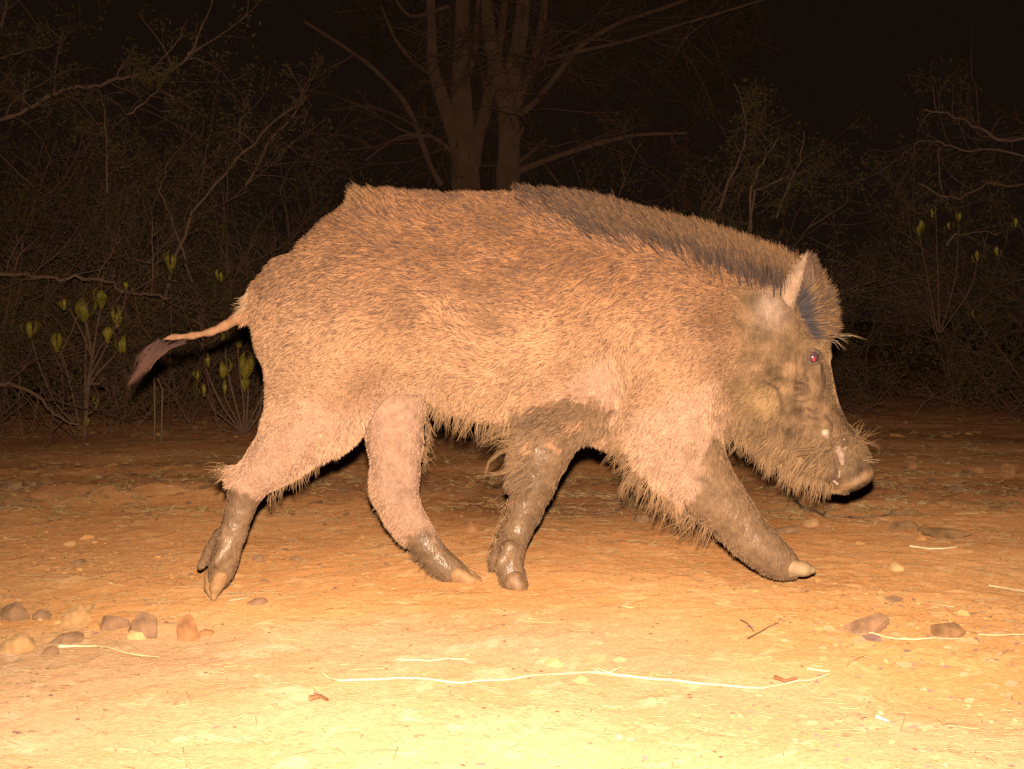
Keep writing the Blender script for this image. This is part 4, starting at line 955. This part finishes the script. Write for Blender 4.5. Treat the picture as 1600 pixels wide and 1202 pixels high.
bush(1130, 7.2, 215, 270, 12, 'upright leafy thorn bush above the boar neck', leaves=1.6, nchild=(7, 5, 3), r=.010, wob=.2,
     extra=[([(1170, 370), (1175, 290), (1200, 240), (1215, 215)], .008, -.2), ([(1165, 380), (1180, 300), (1230, 275), (1270, 300)], .006, -.2), ([(1120, 330), (1160, 240), (1168, 190), (1150, 130)], .007, -.2), ([(1210, 340), (1250, 250), (1258, 205)], .006, -.2)])
bush(1230, 7.4, 290, 220, 9, 'sparse thorn bush behind the boar ear', leaves=.6, nchild=(7, 5, 3), r=.008)
bush(1350, 7.9, 400, 300, 12, 'low dark scrub behind the boar face', leaves=.6, nchild=big, r=.007)
bush(1480, 7.3, 385, 330, 12, 'low dark scrub at right under the overhanging branches', leaves=.7, nchild=big, r=.007)
bush(1640, 7.0, 170, 330, 12, 'tall thorn bush at the right edge with bare branches reaching left', leaves=.5, nchild=big, r=.010,
     extra=[([(1640, 215), (1560, 218), (1530, 200), (1490, 183), (1443, 170)], .009, -.2), ([(1640, 250), (1560, 235), (1500, 235), (1468, 223), (1433, 220), (1425, 248)], .006, -.3), ([(1600, 290), (1545, 285), (1500, 310), (1470, 305), (1440, 287)], .007, -.3), ([(1467, 230), (1470, 280), (1480, 325)], .004, -.3), ([(1480, 385), (1490, 367), (1530, 362), (1560, 365)], .006, -.3)])
bush(1580, 6.6, 500, 260, 9, 'low bare twigs at the right edge just above the verge', leaves=.2, nchild=(7, 5, 3), r=.006)
bush(1330, 6.9, 540, 300, 9, 'sparse twigs at ground level right of the boar snout', leaves=.1, nchild=(7, 5, 3), r=.006)

# ---- leafy shrubs: upright folded yellow green leaves
leaf_y = mat('yellow_green_leaf', rough=.5, spec=.3, nodes=mottled((.20, .16, .02), (.33, .25, .03), 12, .2))
def leaf(base, d, L, wd, curl):
    n = 8; t = np.linspace(0, 1, n); side = np.cross(d, rng.normal(0, 1, 3)); side /= np.linalg.norm(side); nrm = np.cross(side, d)
    wv = wd * np.sin(math.pi * np.clip(t * .92 + .06, 0, 1)) ** .7
    mid = base + d * (L * t)[:, None] + nrm * (curl * L * np.sin(t * math.pi))[:, None]
    A = mid + side * wv[:, None] + nrm * (wv * .5)[:, None]; B = mid - side * wv[:, None] + nrm * (wv * .5)[:, None]
    V = np.stack([A, mid, B], 1).reshape(-1, 3); F = []
    for i in range(n - 1):
        for j in (0, 1): q = i * 3 + j; F.append((q, q + 1, q + 4, q + 3))
    return V, np.array(F)
def shrub(Y, base, stems, clusters, label):
    b = G(*base); b = W(base[0], base[1], Y); z0 = float(ground_h(b[0], Y)); root = empty('leafy_shrub', (b[0], Y, z0)); root['_o'] = [b[0], Y, z0]
    tag(root, label, 'shrub')
    pl = []
    for pts, r in stems:
        q = np.array([W(a, c, Y + rng.normal(0, .02)) for a, c in pts]); q[0] = W(*pts[0], Y) ; t = np.linspace(0, len(q) - 1, (len(q) - 1) * 4 + 1)
        q = np.stack([np.interp(t, range(len(q)), q[:, i]) for i in range(3)], -1); k = np.array([.25, .5, .25])
        for i in (0, 1): q[1:-1, i] = np.convolve(q[:, i], k, 'valid')
        pl.append((q, r * np.linspace(1, .5, len(q))))
    V, Fc = tubes(pl, 5); mesh('stem', V, Fc, bark_l if Y < 6 else bark, root)
    for (cx, cy, hpx, n) in clusters:
        VV, FF, off = [], [], 0; L0 = hpx / F_PX * Y; c = W(cx, cy + hpx * .5, Y)
        for i in range(n):
            ph = 6.28 * i / n + rng.uniform(-.3, .3); sp_ = rng.uniform(.15, .5)
            d = np.array([math.cos(ph) * sp_, math.sin(ph) * sp_, 1.0]); d /= np.linalg.norm(d)
            L = L0 * rng.uniform(.6, 1.05); wd = L * rng.uniform(.075, .13)
            out = np.array([math.cos(ph), math.sin(ph), 0]); m = 8; t = np.linspace(0, 1, m)
            mid = c + rng.normal(0, .006, 3) + np.outer(t, d) * L + np.outer(np.sin(t * math.pi) * L * rng.uniform(.1, .3), out) - np.outer(t ** 3 * L * rng.uniform(.1, .55), out) - np.outer(t ** 4, [0, 0, L * rng.uniform(0, .3)])
            side = np.cross(d, out); side /= np.linalg.norm(side) + 1e-9
            wv = wd * np.sin(math.pi * np.clip(t * .9 + .07, 0, 1)) ** .8
            V = np.stack([mid + side * wv[:, None] - out * (wv * .45)[:, None], mid, mid - side * wv[:, None] - out * (wv * .45)[:, None]], 1).reshape(-1, 3)
            F = np.array([(q, q + 1, q + 4, q + 3) for i_ in range(m - 1) for q in (i_ * 3, i_ * 3 + 1)])
            VV.append(V); FF.append(F + off); off += len(V)
        mesh('leaf_cluster', np.concatenate(VV), np.concatenate(FF), leaf_y, root)
    del root['_o']
shrub(5.7, (132, 688), [([(132, 688), (134, 650), (138, 600), (144, 560), (138, 520), (132, 495)], .011), ([(144, 560), (128, 520), (108, 482)], .006), ([(144, 560), (152, 510), (158, 480)], .006), ([(140, 590), (165, 545), (180, 510)], .006),
                        ([(136, 605), (155, 580), (175, 560), (186, 545)], .006), ([(133, 640), (134, 560), (135, 500)], .006), ([(142, 575), (155, 545), (168, 530)], .005), ([(180, 512), (196, 470), (199, 455)], .004), ([(125, 672), (112, 610), (102, 570), (94, 548)], .005), ([(124, 672), (85, 630), (60, 570), (48, 525)], .005), ([(134, 650), (148, 640), (152, 630)], .005), ([(138, 600), (155, 600), (162, 590)], .005)],
      [(100, 472, 26, 4), (131, 476, 50, 6), (157, 458, 42, 8), (183, 488, 46, 7), (168, 514, 34, 5), (200, 444, 22, 5), (192, 534, 40, 4), (88, 530, 42, 5), (46, 507, 42, 5), (151, 624, 26, 4), (136, 655, 18, 5)],
      'tall leafy shrub with upright yellow green leaves at far left')
shrub(5.8, (378, 676), [([(378, 676), (350, 640), (330, 600), (322, 575)], .006), ([(378, 676), (345, 650), (333, 640), (325, 615)], .005), ([(380, 676), (362, 610), (352, 560), (353, 530)], .006), ([(380, 676), (382, 640), (372, 560), (372, 540)], .006), ([(384, 674), (388, 620), (386, 570)], .006), ([(386, 674), (405, 650), (411, 610), (413, 595)], .006), ([(376, 678), (345, 672), (332, 650)], .005), ([(380, 676), (366, 650), (352, 625), (350, 605)], .005), ([(382, 676), (395, 650), (407, 625), (410, 600)], .005)],
      [(308, 578, 34, 3), (323, 560, 30, 4), (353, 526, 28, 5), (372, 530, 26, 6), (350, 572, 42, 4), (384, 566, 50, 6), (318, 606, 26, 4), (349, 600, 26, 4), (382, 592, 36, 4), (394, 560, 40, 4)],
      'smaller leafy shrub with upright yellow green leaves beside the hind leg')
shrub(6.4, (1450, 520), [([(1465, 520), (1450, 440), (1436, 365)], .003), ([(1468, 520), (1465, 420), (1462, 330)], .003), ([(1470, 520), (1495, 430), (1498, 345)], .003), ([(1470, 520), (1520, 450), (1528, 400)], .003)],
      [(1436, 352, 30, 4), (1459, 328, 22, 4), (1497, 337, 20, 3), (1483, 352, 18, 3), (1528, 400, 22, 4), (1524, 490, 24, 2), (1560, 390, 22, 3), (1585, 345, 20, 3)],
      'dim yellow leaved shrub among the bare branches at right')
shrub(6.2, (262, 690), [([(262, 690), (264, 600), (268, 520), (266, 430)], .005)], [(266, 402, 40, 6), (345, 428, 28, 3)], 'lone thin stem topped with dim green leaves behind the tail')
for (xa, xb, lab) in ((241, 241, 'straight thin dry stalk left of the smaller leafy shrub, the taller of two'), (252, 254, 'crooked thin dry stalk right of the straight one')):
    q = np.array([W(xa, 697, 5.5), W(xa + 1, 650, 5.5), W(xb, 610 if xa > 250 else 600, 5.5), W(xb - (8 if xa > 250 else 0), 590 if xa > 250 else 575, 5.5)]); V, Fc = tubes([(q, np.array([.006, .005, .0045, .003]))], 5)
    tag(mesh('dry_stalk', V, Fc, mat('stalk', (.19, .125, .06), .7)), lab, 'stalk')

# ---- big tree with several trunks
YT = 10.5
tree = empty('acacia_tree', tuple(W(760, 590, YT) * [1, 1, 0])); tree['_o'] = list(tree.location)
tag(tree, 'large spreading tree with several forked trunks in the dark behind the boar', 'tree')
def limb(pts, r0, r1, Y=YT, sub=5):
    q = np.array([W(a, b, Y) for a, b in pts]); t = np.linspace(0, len(q) - 1, (len(q) - 1) * sub + 1)
    X = np.stack([np.interp(t, range(len(q)), q[:, i]) for i in range(3)], -1)
    k = np.array([1, 2, 3, 2, 1]) / 9
    for i in range(3):
        Z = np.convolve(np.pad(X[:, i], 2, 'edge'), k, 'valid'); X[1:-1, i] = Z[1:-1]
    X[:, 1] += np.linspace(0, rng.normal(0, .25), len(X)) * (0 if len(pts) > 6 else 1)
    return (X, np.linspace(r0, r1, len(X)) / F_PX * Y * (.8 if r0 < 8 else 1) * (1 + .06 * noise(np.arange(len(X)) * .7, r0, 0, 3)))
TR = [limb([(730, 620), (731, 400), (729, 292), (725, 240), (722, 180), (720, 120), (722, 60), (724, -60)], 30, 9), limb([(792, 620), (793, 400), (793, 289), (797, 210), (790, 150), (778, 118), (765, 60), (755, -60)], 24, 8)]
LB = [limb([(722, 250), (708, 205), (690, 150), (676, 105), (677, 60), (672, -60)], 14, 6), limb([(738, 260), (745, 215), (759, 172), (768, 112), (782, 60), (792, -40)], 13, 5), limb([(790, 150), (800, 90), (811, 37), (815, -40)], 9, 5),
      limb([(797, 160), (812, 100), (822, 41), (824, -40)], 8, 4), limb([(796, 200), (820, 120), (838, 86), (850, 20), (856, -40)], 10, 5), limb([(797, 190), (837, 161), (875, 112), (905, 71), (969, 34), (1044, 11), (1120, -20)], 7, 3),
      limb([(850, 95), (900, 85), (980, 71), (1040, 55), (1100, 41), (1180, 20)], 4, 2), limb([(800, 272), (840, 258), (875, 247), (930, 232), (987, 221), (1060, 222)], 7, 2.5), limb([(796, 265), (830, 236), (856, 210)], 5, 2), limb([(798, 235), (812, 215), (818, 200)], 5, 2),
      limb([(712, 245), (690, 222), (669, 214), (627, 214), (575, 255)], 4, 2), limb([(690, 290), (672, 260), (642, 169), (586, 109), (537, 75), (480, 40)], 6, 3), limb([(680, 120), (645, 100), (620, 70), (600, 20)], 5, 2), limb([(700, 10), (640, 40), (610, -10)], 4, 2), limb([(722, 140), (742, 90), (745, 20), (750, -40)], 7, 3)]
V, Fc = tubes([TR[0]], 12); mesh('trunk', V, Fc, tree_bark, tree)
V, Fc = tubes([TR[1]], 12); mesh('trunk', V, Fc, tree_bark, tree)
for lb in LB: V, Fc = tubes([lb], 8); mesh('limb', V, Fc, tree_bark, tree)
out, tips = [], []
for (P, r) in TR + LB:
    for i in range(3, len(P), 3):
        if P[i][2] > 1.5 and rng.random() < .5:
            grow(P[i], rng.normal(0, 1, 3) * [1, .8, .6] + [0, 0, .1], rng.uniform(.5, 1.5), .012, 0, out, tips, .0, (6, 5, 3), .3)
for _ in range(46):
    q = W(rng.uniform(440, 1220), rng.uniform(-90, 130), YT + rng.uniform(.6, 1.8)); grow(q, rng.normal(0, 1, 3) * [1, .6, .4], rng.uniform(.5, 1.2), .010, 0, out, tips, 0, (6, 5, 3), .3)
V, Fc = tubes(out, 3); tw = mesh('twig_mass', V, Fc, bark, tree)
pts = np.array(tips); pts = pts[(rng.random(len(pts)) < .4) & (pts[:, 1] > YT + .35)]
V, Fc = leaf_quads(pts, .022, 4, .05); mesh('crown', V, Fc, leaf_g, tree, smooth=False)
del tree['_o']; del boar['_o']
# scrub fading into the dark beyond
for (px_, Y_, top, wd, lab) in ((600, 11.8, 330, 300, 'dim scrub at the foot of the tree left of its trunks'), (990, 11.8, 340, 300, 'dim scrub at the foot of the tree right of its trunks'), (60, 9.5, 250, 500, 'dim scrub far behind the left bushes'), (350, 9.5, 280, 450, 'dim scrub far behind the tail and rump')):
    bush(px_, Y_, top, wd, 12, lab, leaves=.6, nchild=(7, 6, 3), r=.010)
